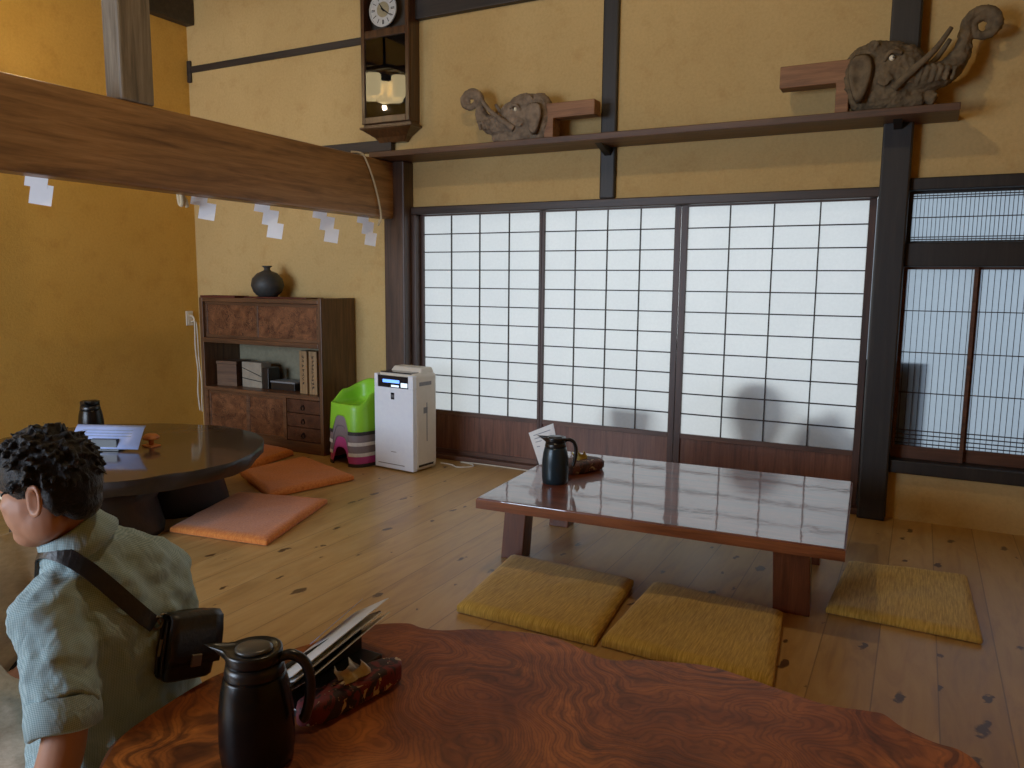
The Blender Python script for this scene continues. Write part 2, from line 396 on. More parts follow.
# ------------------------------------------------------------------ the room
XL, XR, YF, ZC = -2.25, 5.2, -6.2, 3.9
struct('floor', MB().box(XL-.2, XR+.2, YF-.2, .12, -.08, 0), M['floor'])
struct('ceiling', MB().box(XL-.2, XR+.2, YF-.2, .14, ZC, ZC+.08), M['ceiling'])
struct('wall_left', MB().box(XL-.12, XL, YF-.2, .12, 0, ZC), M['ochre'])
struct('wall_right', MB().box(XR, XR+.12, YF-.2, .12, 0, ZC), M['ochre'])
w = MB()
w.box(XL, XR, YF-.12, YF, 0, .5).box(XL, XR, YF-.12, YF, 2.3, ZC).box(.6, XR, YF-.12, YF, .5, 2.3)
struct('wall_front', w, M['ochre'])
WT = .12
w = MB()
w.box(XL, -.05, 0, WT, 0, ZC)                       # behind the cabinet
w.box(-.05, 2.93, 0, WT, 1.765, ZC)                 # above the shoji
w.box(2.93, XR, 0, WT, 1.80, ZC)
w.box(2.93, XR, 0, WT, 0, .27)
w.box(4.35, XR, 0, WT, .27, 1.80)
struct('wall_back', w, M['cream'])

tm = {}
def trim(i, mb, mat, label, **k): return struct('trim_%d' % i, mb, mat, label, 'trim', bevel=.006, **k)
trim(1, MB().box(-.05, 2.92, -.035, .10, 1.712, 1.765), M['dark_trim'], 'dark grooved wooden lintel above the paper screens')
trim(2, MB().box(-.05, 2.92, -.03, .10, 0, .035), M['shoji_rail'], 'low wooden sill track under the paper screens')
trim(3, MB().box(-.052, -.012, -.03, .09, .035, 1.712), M['pillar'], 'narrow jamb between left pillar and first paper screen')
trim(4, MB().box(-2.235, -.4, -.018, .0, 2.904, 2.955).box(-2.245, -2.205, -.022, 0, 2.83, 3.0), M['black_trim'], 'thin dark wall rail left of the clock')
trim(5, MB().box(-.065, 1.349, -.05, 0, 2.995, 3.19), M['black_trim'], 'dark wall beam right of the clock')
trim(6, MB().box(-.92, -.2, -.05, 0, 2.155, 2.232), M['black_trim'], 'dark wall rail under the clock')
trim(7, MB().box(3.05, 4.4, -.045, .10, 1.738, 1.80), M['dark_pillar'], 'dark lintel above the right hand window')
trim(8, MB().box(3.05, 4.4, -.045, .10, 1.352, 1.474), M['dark_pillar'], 'dark crossbar between window and transom light')
trim(9, MB().box(3.05, 4.4, -.06, .10, .265, .335), M['dark_pillar'], 'dark sill under the right hand window')
trim(10, MB().box(2.865+.042, 2.935, -.025, .09, .035, 1.712), M['dark_pillar'], 'dark jamb right of the third paper screen')
def pillar(mb, mat, label): return struct('pillar', mb, mat, label, 'pillar', bevel=.01)
pillar(MB().box(-.222, -.05, -.115, .02, 0, 2.07), M['pillar'], 'brown wooden pillar left of the paper screens')
pillar(MB().box(1.348, 1.447, -.03, .02, 1.765, ZC), M['dark_pillar'], 'slim black post rising above the paper screens')
pillar(MB().box(2.912, 3.052, -.09, .05, 0, ZC), M['dark_pillar'], 'thick black pillar between paper screens and window')
pillar(MB().box(-.255, -.142, -2.165, -1.99, 2.065, ZC), M['post_grey'], 'grey weathered post standing on the big beam')
struct('beam', MB().box(-.265, -.14, YF, -.1, 1.682, 2.065), M['beam'], 'big brown squared beam crossing the room', 'beam', bevel=.012)
struct('beam', MB().box(XL, -2.15, -3.2, 0, 3.262, 3.5), M['black_trim'], 'dark beam high on the ochre left wall', 'beam', bevel=.012)

# shoji doors
def shoji(i, x0, x1, lab, y=.03, lx=.038, rx=.038):
    d = sroot('door_%d' % i, lab, 'sliding door', (x0, y, .035))
    W_ = x1-x0; zb, zt, top = .343-.035, 1.704-.035, 1.715-.035
    obj('stile', MB().box(-lx, 0, 0, .03, 0, top), M['shoji_frame'], d, bevel=.002)
    obj('stile', MB().box(W_, W_+rx, 0, .03, 0, top), M['shoji_frame'], d, bevel=.002)
    obj('rail', MB().box(0, W_, 0, .03, zt, top), M['shoji_rail'], d)
    obj('rail', MB().box(0, W_, 0, .03, zb-.03, zb), M['shoji_rail'], d, bevel=.002)
    obj('rail', MB().box(0, W_, 0, .03, 0, .03), M['shoji_rail'], d)
    obj('kick_panel', MB().box(0, W_, .012, .02, .03, zb-.03), M['kick'], d)
    k = MB()
    for c in range(1, 4): k.box(W_*c/4-.0035, W_*c/4+.0035, .008, .018, zb, zt)
    for r in range(1, 11):
        z = zb+(zt-zb)*r/11; k.box(0, W_, .006, .018, z-.0035, z+.0035)
    obj('lattice', k, M['kumiko'], d)
    p = MB(); v = [p.bm.verts.new(q) for q in ((0, .0185, zb), (W_, .0185, zb), (W_, .0185, zt), (0, .0185, zt))]; p.face(v)
    obj('paper', p, M['paper'], d)
shoji(1, 0.012, .916, 'left paper screen door beside the white air purifier', .03, .03, .019)
shoji(2, .955, 1.812, 'middle paper screen door behind the low table', .03, .019, .0375)
shoji(3, 1.891, 2.865, 'right paper screen door beside the thick black pillar', .03, .0375, .036)

# right-hand windows: frosted glass behind slats
def lattice_window(i, x0, x1, z0, z1, sp, hz, lab, y=.03, stl=.018, bot=.0):
    d = sroot('window_%d' % i, lab, 'window', (x0, y, z0)); W_, H_ = x1-x0, z1-z0
    f = MB().box(0, stl, 0, .03, 0, H_).box(W_-stl, W_, 0, .03, 0, H_).box(stl, W_-stl, 0, .03, 0, bot+.012).box(stl, W_-stl, 0, .03, H_-.012, H_)
    obj('frame', f, M['shoji_rail'] if i > 1 else M['dark_pillar'], d)
    k = MB(); n = int(W_/sp)
    for c in range(1, n): k.box(W_*c/n-.0014, W_*c/n+.0014, .006, .014, 0, H_)
    for z in hz: k.box(stl, W_-stl, .004, .014, z-z0-.0025, z-z0+.0025)
    obj('lattice', k, M['kumiko'], d)
    p = MB(); p.face([p.bm.verts.new(q) for q in ((0, .016, 0), (W_, .016, 0), (W_, .016, H_), (0, .016, H_))])
    obj('glass', p, M['frosted'], d)
lattice_window(1, 3.052, 4.35, 1.474, 1.738, .0185, (1.716, 1.704, 1.606, 1.506, 1.494), 'frosted transom window with fine dark slats at top right')
HZ = (1.124, .905, .69, .486, .463, .440, .417)
lattice_window(2, 3.052, 3.392, .335, 1.352, .0262, HZ, 'left sash of slatted frosted window beside black pillar', .03, .018, .055)
lattice_window(3, 3.386, 4.35, .335, 1.352, .0262, HZ, 'right sash of slatted frosted window at picture edge', .062, .018, .055)

# outside: veranda and what casts the soft silhouettes on the paper
struct('ground', MB().box(XL, XR+1, WT, 2.6, -.08, -.001), M['outdoor'])
o = obj('garden_jar', MB().lathe([(.001,.0),(.07,.0),(.09,.1),(.10,.26),(.10,.28),(.13,.34),(.16,.42),(.14,.50),(.08,.55),(.001,.56)], n=24), M['outdoor_dark'], smooth=True)
o.scale = (1.05,1,1.28); o.location = (2.31, .24, 0); tag(o, 'round headed jar seen as a shadow through the right paper screen', 'jar')
o = obj('garden_rock', MB().ball((0,0,.12), (.24,.10,.47)), M['outdoor_dark'], smooth=True)
for v in o.data.vertices: v.co *= 1+.25*noise.noise(v.co*7)
for v in o.data.vertices: v.co.z = max(v.co.z, 0)
o.location = (2.70, .22, 0); tag(o, 'rounded mound seen as a shadow low on the right paper screen', 'rock')
o = obj('planter', MB().hexa([(-.09,-.08,0),(.09,-.08,0),(.09,.08,0),(-.09,.08,0)], [(-.15,-.1,.50),(.15,-.1,.50),(.15,.1,.50),(-.15,.1,.50)]), M['outdoor_dark'], bevel=.02)
o.location = (1.56, .27, 0); tag(o, 'tapered planter seen as a shadow low on the middle paper screen', 'planter')
o = obj('leaning_board', MB().box(-.10, .20, -.012, .012, 0, .515), M['outdoor_dark'], bevel=.003)
o.location = (2.985, .081, .336); tag(o, 'dark upright board behind the slatted window beside the pillar', 'board')

# ------------------------------------------------------------------ wall shelf, carvings, clock
t = thing('wall_shelf', 'long brown wooden shelf board running above the paper screens', 'shelf', (-.2, 0, 2.07))
obj('board', MB().box(0, 3.445, -.30, 0, 0, .036), M['shelf'], t, bevel=.004)
for x in (1.6, 3.18): obj('bracket', MB().hexa([(x-.02,-.03,-.05),(x+.02,-.03,-.05),(x+.02,-.028,-.05),(x-.02,-.028,-.05)], [(x-.02,-.2,0),(x+.02,-.2,0),(x+.02,-.03,0),(x-.02,-.03,0)]), M['dark_pillar'], t)

def carving(loc, s, mat, label, yaw, k=1.0, kz=1.0):
    """elephant-head beam end; the trunk points along +x times s"""
    t = thing('elephant_carving', label, 'carving', loc, yaw, 'carved elephant beam ends')
    X = lambda x, y, z: (x*s*k, y*k, z*k*kz)
    m = MB()
    m.ball(X(.16,0,.19), (.145*k,.085*k,.145*k)).ball(X(.06,0,.17), (.10*k,.09*k,.155*k)).ball(X(.24,0,.20), (.10*k,.07*k,.10*k))
    m.ball(X(.12,0,.27), (.10*k,.07*k,.07*k)).ball(X(.16,0,.08), (.14*k,.07*k,.07*k)).ball(X(.25,0,.245), (.06*k,.06*k,.06*k))
    m.tube(bez([X(.12,0,.07), X(.24,0,.045), X(.33,0,.06), X(.38,0,.045)]), [.055*k]*8+[.045*k]*8+[.03*k]*8+[.014*k])   # lower jaw
    m.tube(bez([X(.22,0,.17), X(.33,0,.15), X(.41,0,.165), X(.462,0,.225), X(.478,0,.29)], 6), [.082*k-.0021*i*k for i in range(25)], 14)
    cx, cz = .548, .335; sp = []
    for i in range(46):
        a = PI-i*.235; r = .070*(1-i/62)
        sp.append(X(cx+r*math.cos(a), 0, cz+r*math.sin(a)+.02))
    m.tube([X(.475,0,.26), X(.478,0,.31)]+sp, [.034*k,.030*k]+[(.026-.00030*i)*k for i in range(46)], 12)
    for i in range(7):   # carved wrinkles on the trunk root
        q = .27+i*.028; m.tube([X(q,-.062,.225-.03*i*.3), X(q+.015,-.078,.17), X(q+.0,-.06,.115)], .009*k, 8)
    for sy in (-1, 1):
        for x0, z0, r0 in ((.16,.135,.032),(.10,.30,.026),(.255,.135,.022)):
            m.tube([X(x0+r0*(1-i/22)*math.cos(i*.6), sy*(.084-.012*(x0 > .2)-.014*(z0 > .25)), z0+r0*(1-i/22)*math.sin(i*.6)) for i in range(18)], .0075*k, 6)
        for i in range(4): m.tube(bez([X(.20+.012*i,sy*.066,.285-.022*i), X(.225+.01*i,sy*.07,.262-.02*i), X(.262,sy*.055,.25-.02*i)], 4), .006*k, 6)
    h = obj('head', m, mat, t); remesh(h, .006, 2, [('carve_a'+label[:3], .03, .010*k, 2), ('carve_b'+label[:3], .010, .008*k, 1)])
    for sy in (-1, 1):
        e = MB(); pr = []
        for i in range(18):
            a = 2*PI*i/18; rr = 1+.12*math.sin(3*a)
            pr.append((X(.055+.055*rr*math.cos(a), sy*.088, .165+.115*rr*math.sin(a)), X(.05+.043*rr*math.cos(a), sy*.118, .165+.095*rr*math.sin(a)), X(.05+.02*math.cos(a), sy*.098, .16+.06*math.sin(a))))
        e.rings([[p[j] for p in pr] for j in range(3)])
        obj('ear', e, mat, t, smooth=True)
        obj('tusk', MB().tube(bez([X(.20,sy*.07,.10), X(.28,sy*.094,.17), X(.36,sy*.098,.245), X(.42,sy*.095,.335)], 6), [.021*k-.0006*i*k for i in range(25)], 10), mat, t, smooth=True)
        ey = obj('eye', MB().ball(X(.185,sy*.080,.235), .0135*k, 12, 8), M['eye'], t, smooth=True)
        obj('pupil', MB().ball(X(.193,sy*.0895,.236), .006*k, 10, 6), M['pupil'], ey, smooth=True)
        obj('eyelid', MB().tube(bez([X(.15,sy*.078,.225), X(.18,sy*.092,.262), X(.225,sy*.078,.252)], 6), .010*k, 8), mat, t, smooth=True)
    obj('tenon', MB().prism([X(-.055,0,0)[::2], X(.005,0,0)[::2], X(.005,0,.26)[::2], X(-.32,0,.26)[::2], X(-.32,0,.155)[::2], X(-.055,0,.155)[::2]] if s > 0 else
        [X(-.055,0,0)[::2], X(-.055,0,.155)[::2], X(-.32,0,.155)[::2], X(-.32,0,.26)[::2], X(.005,0,.26)[::2], X(.005,0,0)[::2]], -.05*k, .05*k, 'y'), M['tenon'], t, bevel=.004)
    return t
carving((1.055, -.15, 2.106), -1, M['carving'], 'left carved grey wooden elephant head with curled trunk on the shelf', 0, 1.0, .83)
carving((2.745, -.16, 2.106), 1, M['carving_dark'], 'right carved dark wooden elephant head with curled trunk above black pillar', 0, 1.04)

t = thing('wall_clock', 'tall dark wooden pendulum wall clock with glass door', 'clock', (-.205, 0, 2.23))
cl = MB().box(-.185,.215,-.11,-.0,.08,.1).box(-.185,-.165,-.11,0,.1,1.3).box(.195,.215,-.11,0,.1,1.3).box(-.165,.195,-.02,0,.1,1.3).box(-.185,.215,-.11,0,1.3,1.34)
obj('case', cl, M['clock_wood'], t, bevel=.004)
obj('base_molding', MB().rings([[(x0,y0,z),(x1,y0,z),(x1,0,z),(x0,0,z)] for x0,x1,y0,z in ((-.09,.12,-.05,-.02),(-.12,.15,-.07,.015),(-.19,.22,-.12,.062),(-.205,.235,-.132,.068),(-.205,.235,-.132,.082))]), M['clock_wood'], t, bevel=.003)
d = obj('door', MB().box(-.185,-.155,-.128,-.111,.1,1.3).box(.185,.215,-.128,-.111,.1,1.3).box(-.155,.185,-.128,-.111,.1,.145).box(-.155,.185,-.128,-.111,1.27,1.3).box(-.155,.185,-.125,-.112,.665,.715), M['clock_wood'], t, bevel=.004)
obj('glass', MB().box(-.155,.185,-.119,-.116,.145,.665), M['pane'], d)
obj('interior_board', MB().box(-.165,.195,-.035,-.021,.1,1.3), M['clock_dark'], t)
dz = .845
DXC = -.012
DY = -.100
def ringy(cx, cz, r0, r1, y0, y1, n=40):
    m = MB(); rs = [[(cx+r*math.cos(2*PI*i/n), y, cz+r*math.sin(2*PI*i/n)) for i in range(n)] for r, y in ((r0,y0),(r0,y1),(r1,y1),(r1,y0))]
    return m.rings(rs+[rs[0]], cap=False)
def disc(cx, cz, r, y0, y1, n=40):
    return MB().rings([[(cx+r*math.cos(2*PI*i/n), y, cz+r*math.sin(2*PI*i/n)) for i in range(n)] for y in (y0,y1)])
dl = obj('dial', disc(DXC, dz, .108, DY, DY+.01), M['silver'], t)
obj('bezel', ringy(DXC, dz, .104, .112, DY-.006, DY+.004), M['silver'], dl)
obj('centre_plate', disc(DXC, dz, .050, DY-.003, DY), M['dial_centre'], dl)
for i in range(12):
    nm = MB()
    a = i*PI/6; c_, s_ = math.cos(a), math.sin(a)
    for off in ((-.004, .004) if i % 3 == 0 else (0,)):
        mt = Matrix.Translation((DXC, DY-.002, dz)) @ Matrix.Rotation(a, 4, 'Y')
        nm.box(off-.002, off+.002, -.001, .001, .066, .094, mt)
    obj('hour_mark', nm, M['ink'], dl)
for L_, a, nmn in ((.055, R(-35), 'hour_hand'), (.085, R(125), 'minute_hand')):
    mt = Matrix.Translation((DXC, DY-.006, dz)) @ Matrix.Rotation(a, 4, 'Y')
    obj(nmn, MB().hexa([mt@Vector(p) for p in ((-.006,-.001,-.015),(.006,-.001,-.015),(.0015,-.001,L_),(-.0015,-.001,L_))], [mt@Vector(p) for p in ((-.006,.001,-.015),(.006,.001,-.015),(.0015,.001,L_),(-.0015,.001,L_))]), M['ink'], dl)
pd = obj('pendulum', MB().box(.008,.018,-.064,-.06,.34,.72), M['brass'], t)
obj('bob', disc(.013, .30, .055, -.068, -.056), M['brass'], pd)

# ------------------------------------------------------------------ hanging ropes and paper streamers
XS = -.30
t = thing('straw_rope', 'thin cream rope strung along the far side of the beam', 'rope', (XS, -1.4, 1.74))
pts = [(0, -3.0+i*.1, -.012*math.sin(i*.9)) for i in range(43)]
obj('cord', MB().tube(pts, .007, 8), M['cord'], t, smooth=True)
obj('knot', MB().tube(bez([(0,-.36,0),(.03,-.36,-.04),(.01,-.34,-.10),(-.02,-.33,-.09),(0,-.35,-.03),(.02,-.33,-.075),(0.01,-.31,-.11)]), .011, 8), M['cord'], t, smooth=True)
lc = ['grey shaded zigzag paper streamer at the far left under the beam', 'first white zigzag paper streamer beside the rope knot', 'zigzag paper streamer hanging in the middle under the beam', 'zigzag paper streamer above the cabinet end', 'last zigzag paper streamer beside the brown pillar']
for i, (y, z0, w_, n, dx) in enumerate(((-2.50, 1.738, .085, 1, .012), (-1.635, 1.738, .08, 1, .035), (-1.19, 1.738, .085, 2, .042), (-.70, 1.738, .085, 2, .042), (-.26, 1.738, .075, 2, .03))):
    m = MB(); zz = 0; yy = -.02
    for k in range(n+1):
        h_ = .088; sh = .014
        q = [(.004*k, yy, zz), (.004*k, yy+w_, zz-.012), (.004*k+.006, yy+w_-sh, zz-h_-.012), (.004*k+.006, yy-sh, zz-h_)]
        m.hexa(q, [(a+.0012, b, c) for a, b, c in q])
        zz -= h_-.014; yy += dx if k % 2 == 0 else dx*.6
    o = obj('paper_streamer', m, M['shide']); o.location = (XS, y, z0); o.rotation_euler = (0, 0, R((-38, -44, -52, -46, -42)[i])); tag(o, lc[i], 'paper streamer', 'zigzag paper streamers under the beam')
o = obj('hanging_cord', MB().tube(bez([(-.05,-.50,.395),(.0,-.46,.39),(.012,-.43,.36),(.014,-.36,.25),(.012,-.30,.12),(.014,-.275,.02),(.006,-.27,-.03),(.0,-.285,-.055),(-.012,-.262,-.05),(-.012,-.26,-.02)]), .0065, 8), M['cord'], smooth=True)
o.location = (-.138, 0, 1.685); tag(o, 'cream cord draped over the beam end at the pillar', 'cord')

# outlet
t = thing('wall_outlet', 'cream wall outlet with plug on the ochre wall corner', 'outlet', (XL, -.10, .93))
obj('cover_plate', MB().box(0, .008, -.035, .035, -.06, .06), M['off_white'], t, bevel=.003)
for z_ in (.012, -.045): obj('socket', MB().box(.008, .011, -.018, .018, z_, z_+.033), M['white_cord'], t)
o = obj('power_cable', MB().tube(bez([(.012,0,.02),(.045,.005,.01),(.05,.01,-.06),(.035,.02,-.25),(.045,.028,-.45),(.03,.03,-.62),(.04,.035,-.78)]), .006, 8), M['white_cord'], smooth=True)
o.location = (XL, -.10, .93); tag(o, 'white cable hanging straight down from the wall outlet', 'cable', 'cables from the wall outlet')
o = obj('power_cable', MB().tube(bez([(.012,0,-.03),(.05,.012,-.03),(.055,.02,-.15),(.05,.028,-.35),(.065,.03,-.5),(.055,.04,-.6),(.06,.03,-.7),(.05,.04,-.79)]), .005, 8), M['white_cord'], smooth=True)
o.location = (XL, -.09, .93); tag(o, 'second thinner white cable looping beside the outlet cable', 'cable', 'cables from the wall outlet')

# ------------------------------------------------------------------ cabinet and what stands on it
CX0, CX1, CD, CH = -1.795, -.575, .37, 1.115
t = thing('cabinet', 'dark brown antique sideboard with carved sliding doors and open shelf', 'cabinet', (CX0, -.012, 0))
W_ = CX1-CX0; F = -CD
obj('side_panel', MB().box(0, .035, F, 0, 0, CH), M['cabinet'], t, bevel=.003)
obj('side_panel', MB().box(W_-.03, W_, F, 0, 0, CH+.012), M['cabinet'], t, bevel=.003)
obj('top_board', MB().box(.035, W_-.03, F, 0, CH-.03, CH), M['cabinet_x'], t, bevel=.003)
obj('shelf', MB().box(.035, W_-.03, F-.004, 0, .772, .808), M['cabinet_x'], t, bevel=.003)
obj('shelf', MB().box(.035, W_-.03, F-.004, 0, .398, .428), M['cabinet_x'], t, bevel=.003)
obj('plinth', MB().box(.035, W_-.03, F+.004, 0, 0, .085), M['cabinet_x'], t, bevel=.003)
obj('back_panel', MB().box(.035, W_-.03, -.012, 0, .085, CH-.03), M['pale_back'], t)
def sdoor(x0, x1, z0, z1, y, fr=.022):
    d = obj('door', MB().box(x0, x1, y, y+.012, z0, z0+fr).box(x0, x1, y, y+.012, z1-fr, z1).box(x0, x0+fr, y, y+.012, z0+fr, z1-fr).box(x1-fr, x1, y, y+.012, z0+fr, z1-fr), M['cabinet_x'], t, bevel=.002)
    obj('carved_panel', MB().box(x0+fr, x1-fr, y+.005, y+.010, z0+fr, z1-fr), M['carved'], d)
    return d
sdoor(.035, .62, .808, 1.083, F+.026); sdoor(.585, W_-.03, .808, 1.083, F+.008)
sdoor(.062, .475, .085, .398, F+.006, .018); sdoor(.475, .85, .085, .398, F+.006, .018)
for a_, b_ in ((.85, .87), (.035, .062)): obj('divider', MB().box(a_, b_, F-.001, -.02, .085, .398), M['cabinet_x'], t)
for k in range(3):
    z0 = .09+k*.1027
    dr = obj('drawer', MB().box(.873, W_-.033, F+.002, F+.2, z0, z0+.098), M['drawer'], t, bevel=.003)
    kn = obj('pull', ringy(.873+(W_-.906)/2, z0+.04, .013, .018, F-.006, F-.002, 20), M['iron'], dr)
    obj('pull_plate', disc(.873+(W_-.906)/2, z0+.055, .009, F-.004, F+.003, 16), M['iron'], dr)
CY = -.012
o = obj('vase', MB().lathe([(.001,0),(.07,0),(.105,.035),(.122,.085),(.112,.135),(.075,.175),(.03,.195),(.022,.205),(.024,.217),(.038,.227),(.038,.232),(.02,.228),(.015,.2),(.001,.19)], n=40), M['vase'], smooth=True)
o.location = (-1.262, CY-.18, CH+.012); tag(o, 'round black stoneware vase with narrow neck on the cabinet', 'vase')
o = obj('tray', MB().box(-.2, .17, -.07, .07, 0, .004).box(-.2, .17, -.07, -.063, .004, .016).box(-.2, .17, .063, .07, .004, .016).box(-.2, -.193, -.063, .063, .004, .016).box(.163, .17, -.063, .063, .004, .016), M['red_mat'])
o.location = (-1.59, CY-.29, CH); tag(o, 'flat dark red tray at the left end of the cabinet top', 'tray')
o = obj('cloth_mat', MB().box(-.27, .42, -.09, .10, 0, .011), M['red_mat'], bevel=.003); o.location = (-1.22, CY-.18, CH); tag(o, 'dark red mat under the round black vase', 'mat')
SH = .428
t = thing('wooden_box', 'small brown wooden box at the left of the open cabinet shelf', 'box', (-1.63, CY-.20, SH), R(10))
obj('box_body', MB().box(-.09, .09, -.09, .09, 0, .17), M['box_brown'], t, bevel=.003); obj('lid', MB().box(-.094, .094, -.094, .094, .17, .195), M['box_brown'], t, bevel=.003)
t = thing('card_box', 'pale square box wrapped with crossed strings on the open cabinet shelf', 'box', (-1.385, CY-.20, SH), R(-2))
obj('box_body', MB().box(-.105, .105, -.05, .05, 0, .195), M['photo_paper'], t, bevel=.002)
obj('string', MB().tube([(-.105,-.052,.15),(.105,-.052,.09)], .003, 6).tube([(-.105,-.052,.07),(.105,-.052,.05)], .003, 6), M['ink'], t)
o = obj('dark_caddy', MB().box(-.03, .03, -.06, .06, 0, .16), M['dark_sheet'], bevel=.003); o.location = (-1.235, CY-.20, SH); tag(o, 'narrow dark box standing beside the string tied box', 'box')
t = thing('flat_case', 'flat black case lying on the cabinet shelf left of the plaques', 'case', (-1.06, CY-.18, SH))
obj('case_body', MB().box(-.13, .11, -.07, .07, 0, .055), M['dark_sheet'], t, bevel=.003); obj('rim', MB().box(-.132, .112, -.073, .073, .055, .066), M['grey_line'], t)
for j, (x, lab) in enumerate(((-.81, 'left pale wooden plaque box with brushed writing in the cabinet'), (-.722, 'right pale wooden plaque box with brushed writing in the cabinet'))):
    t = thing('plaque_box', lab, 'box', (x, CY-.255, SH), R(-3+4*j), 'inscribed wooden boxes in the cabinet')
    obj('box_body', MB().box(-.036, .036, -.05, .05, 0, .315), M['box_wood'], t, bevel=.003)
    wr = MB(); q = random.Random(j+3)
    for k in range(9 if j else 7):
        z = .27-k*(.027 if j else .032)
        for s_ in range(4):
            a = q.uniform(-.9, .9) + (PI/2 if s_ % 2 else 0); L_ = q.uniform(.006, .012); cx, cz = q.uniform(-.006, .006), z+q.uniform(-.007, .007)
            wr.tube([(cx-L_*math.cos(a), -.051, cz-L_*math.sin(a)), (cx+L_*math.cos(a), -.051, cz+L_*math.sin(a))], .0016, 6)
    obj('brush_writing', wr, M['ink'], t)

# ------------------------------------------------------------------ nested children's chairs
def child_chair(z, mat, foot, label):
    t = thing('child_chair', label, 'chair', (-.262, -.36, z), R(-12), "stacked children's chairs")
    N = 64
    def rad(a, h):   # rounded square
        k = (abs(math.cos(a))**4+abs(math.sin(a))**4)**-.25
        return (.176-.06*h)*k
    def fr(a):  # angular distance from the front (-y)
        return abs((a+PI/2+PI) % (2*PI)-PI)
    def arch(a, w=.42, top=.125):
        d = fr(a)
        return top*(1-(d/w)**4)**.5 if d < w else (top*.8*(1-((PI-d)/w)**4)**.5 if PI-d < w else 0)
    def top(a):
        d = fr(a)/PI; s = min(1, max(0, (d-.27)/.2)); s = s*s*(3-2*s)
        b = min(1, max(0, (d-.5)/.4)); b = b*b*(3-2*b)
        return .20+.075*s+.068*b
    P_ = lambda a, h, inn=0: ((rad(a, h)-inn)*math.cos(a), (rad(a, h)-inn)*math.sin(a), h)
    ang = [2*PI*i/N for i in range(N)]
    m = MB(); rs = []
    for k in range(7): rs.append([P_(a, max(arch(a), .0)+(top(a)-arch(a))*k/6) for a in ang])
    rs.append([P_(a, top(a)+.006, .006) for a in ang]); rs.append([P_(a, top(a), .014) for a in ang])
    for k in (1, 2, 3): rs.append([P_(a, top(a)+(.19-top(a))*k/3, .016+.006*k) for a in ang])
    rs.append([(p[0]*.5, p[1]*.5, .186) for p in rs[-1]]); rs.append([(p[0]*.02, p[1]*.02, .185) for p in rs[-2]])
    m.rings(rs, cap=False)
    o = obj('seat_shell', m, mat, t, smooth=True); s = o.modifiers.new('s', 'SOLIDIFY'); s.thickness = .004; s.offset = -1
    f = MB()
    for q in ((.5, 2.05), (2.2, 2.64), (-2.64, -2.2), (-.94, -.5), (.5-.94, .5)):
        pass
    segs = [a for a in ang]
    f_r = []
    for lo, hi in (((-PI/2+.44), (PI/2-.44)), ((PI/2+.44), (3*PI/2-.44))):
        f = MB(); A = [lo+(hi-lo)*i/24 for i in range(25)]
        f.rings([[P_(a, h, i_) for a in A] for h, i_ in ((0, -.001), (.024, -.001), (.024, .008), (0, .008), (0, -.001))], cap=False, closed=False)
        obj('foot_band', f, foot, t, smooth=False)
    return t
child_chair(0, M['pink'], M['dark_foot'], "magenta child's chair at the bottom of the nested stack")
child_chair(.073, M['grey_pl'], M['white_foot'], "lower grey child's chair, just above the magenta one")
child_chair(.146, M['grey_pl'], M['white_foot'], "upper grey child's chair, just under the green one")
child_chair(.219, M['green'], M['dark_foot'], "lime green child's chair on top of the nested stack")

# ------------------------------------------------------------------ air purifier
t = thing('air_purifier', 'tall white air purifier with blue lit display standing on floor', 'air purifier', (-.06, -.455, 0), R(-6.5))
W_, D_, H_ = .345, .245, .655
b = MB().box(.004, W_, .02, D_, .008, H_); obj('body', b, M['off_white'], t, bevel=.03, seg=4)
fp = MB().prism([(0,.01),(W_-.002,.01),(W_-.002,H_-.0),(W_-.07,H_-.0),(W_-.07,H_-.095),(.03,H_-.095),(.03,H_),(0,H_)], 0, .03, 'y')
fp = MB().box(0, W_-.004, 0, .04, .012, H_-.098).box(0, .03, 0, .04, H_-.098, H_-.01).box(W_-.045, W_-.004, 0, .04, H_-.098, H_-.01)
front = obj('front_panel', fp, M['white'], t, bevel=.004)
dp = obj('display_panel', MB().box(.03, W_-.045, .005, .03, H_-.098, H_-.02), M['dark_glass'], t)
obj('display_light', MB().box(.075, .22, .003, .006, H_-.066, H_-.046), M['blue_led'], dp)
obj('indicator', MB().box(.235, .29, .003, .006, H_-.09, H_-.062), M['pale_led'], dp)
obj('indicator', MB().box(.15, .215, .003, .006, H_-.092, H_-.08), M['pale_led'], dp)
obj('top_grille', MB().box(.03, W_-.045, .03, D_-.03, H_-.004, H_+.004), M['dark_glass'], t)
obj('rear_hood', MB().hexa([(.05,.10,H_-.005),(W_-.02,.10,H_-.005),(W_-.02,D_-.01,H_-.005),(.05,D_-.01,H_-.005)], [(.06,.13,H_+.032),(W_-.04,.13,H_+.032),(W_-.03,D_-.02,H_+.032),(.06,D_-.02,H_+.032)]), M['off_white'], t, bevel=.008)
lg = obj('emblem', MB().box(.150, .180, -.0015, .001, H_-.175, H_-.130), M['dark_glass'], front)
obj('emblem_mark', MB().box(.156,.163,-.0025,-.001,H_-.162,H_-.143).box(.167,.174,-.0025,-.001,H_-.162,H_-.143), M['grey_line'], lg)
wm = MB()
for i in range(5): wm.box(.145+i*.010, .152+i*.010, -.001, .0, .125, .130)
obj('brand_wordmark', wm, M['grey_line'], front)
obj('lower_slot', MB().box(.03, W_-.08, -.001, .002, .040, .045), M['grey_line'], front)
sl = obj('side_slot', MB().box(W_-.001, W_+.001, .13, .138, .20, .46), M['grey_line'], t)
obj('side_handle', MB().box(W_-.001, W_+.001, .06, .18, .575, .60), M['grey_line'], t)
obj('side_vent', MB().box(W_-.001, W_+.001, .05, .20, .035, .05), M['dark_glass'], t)
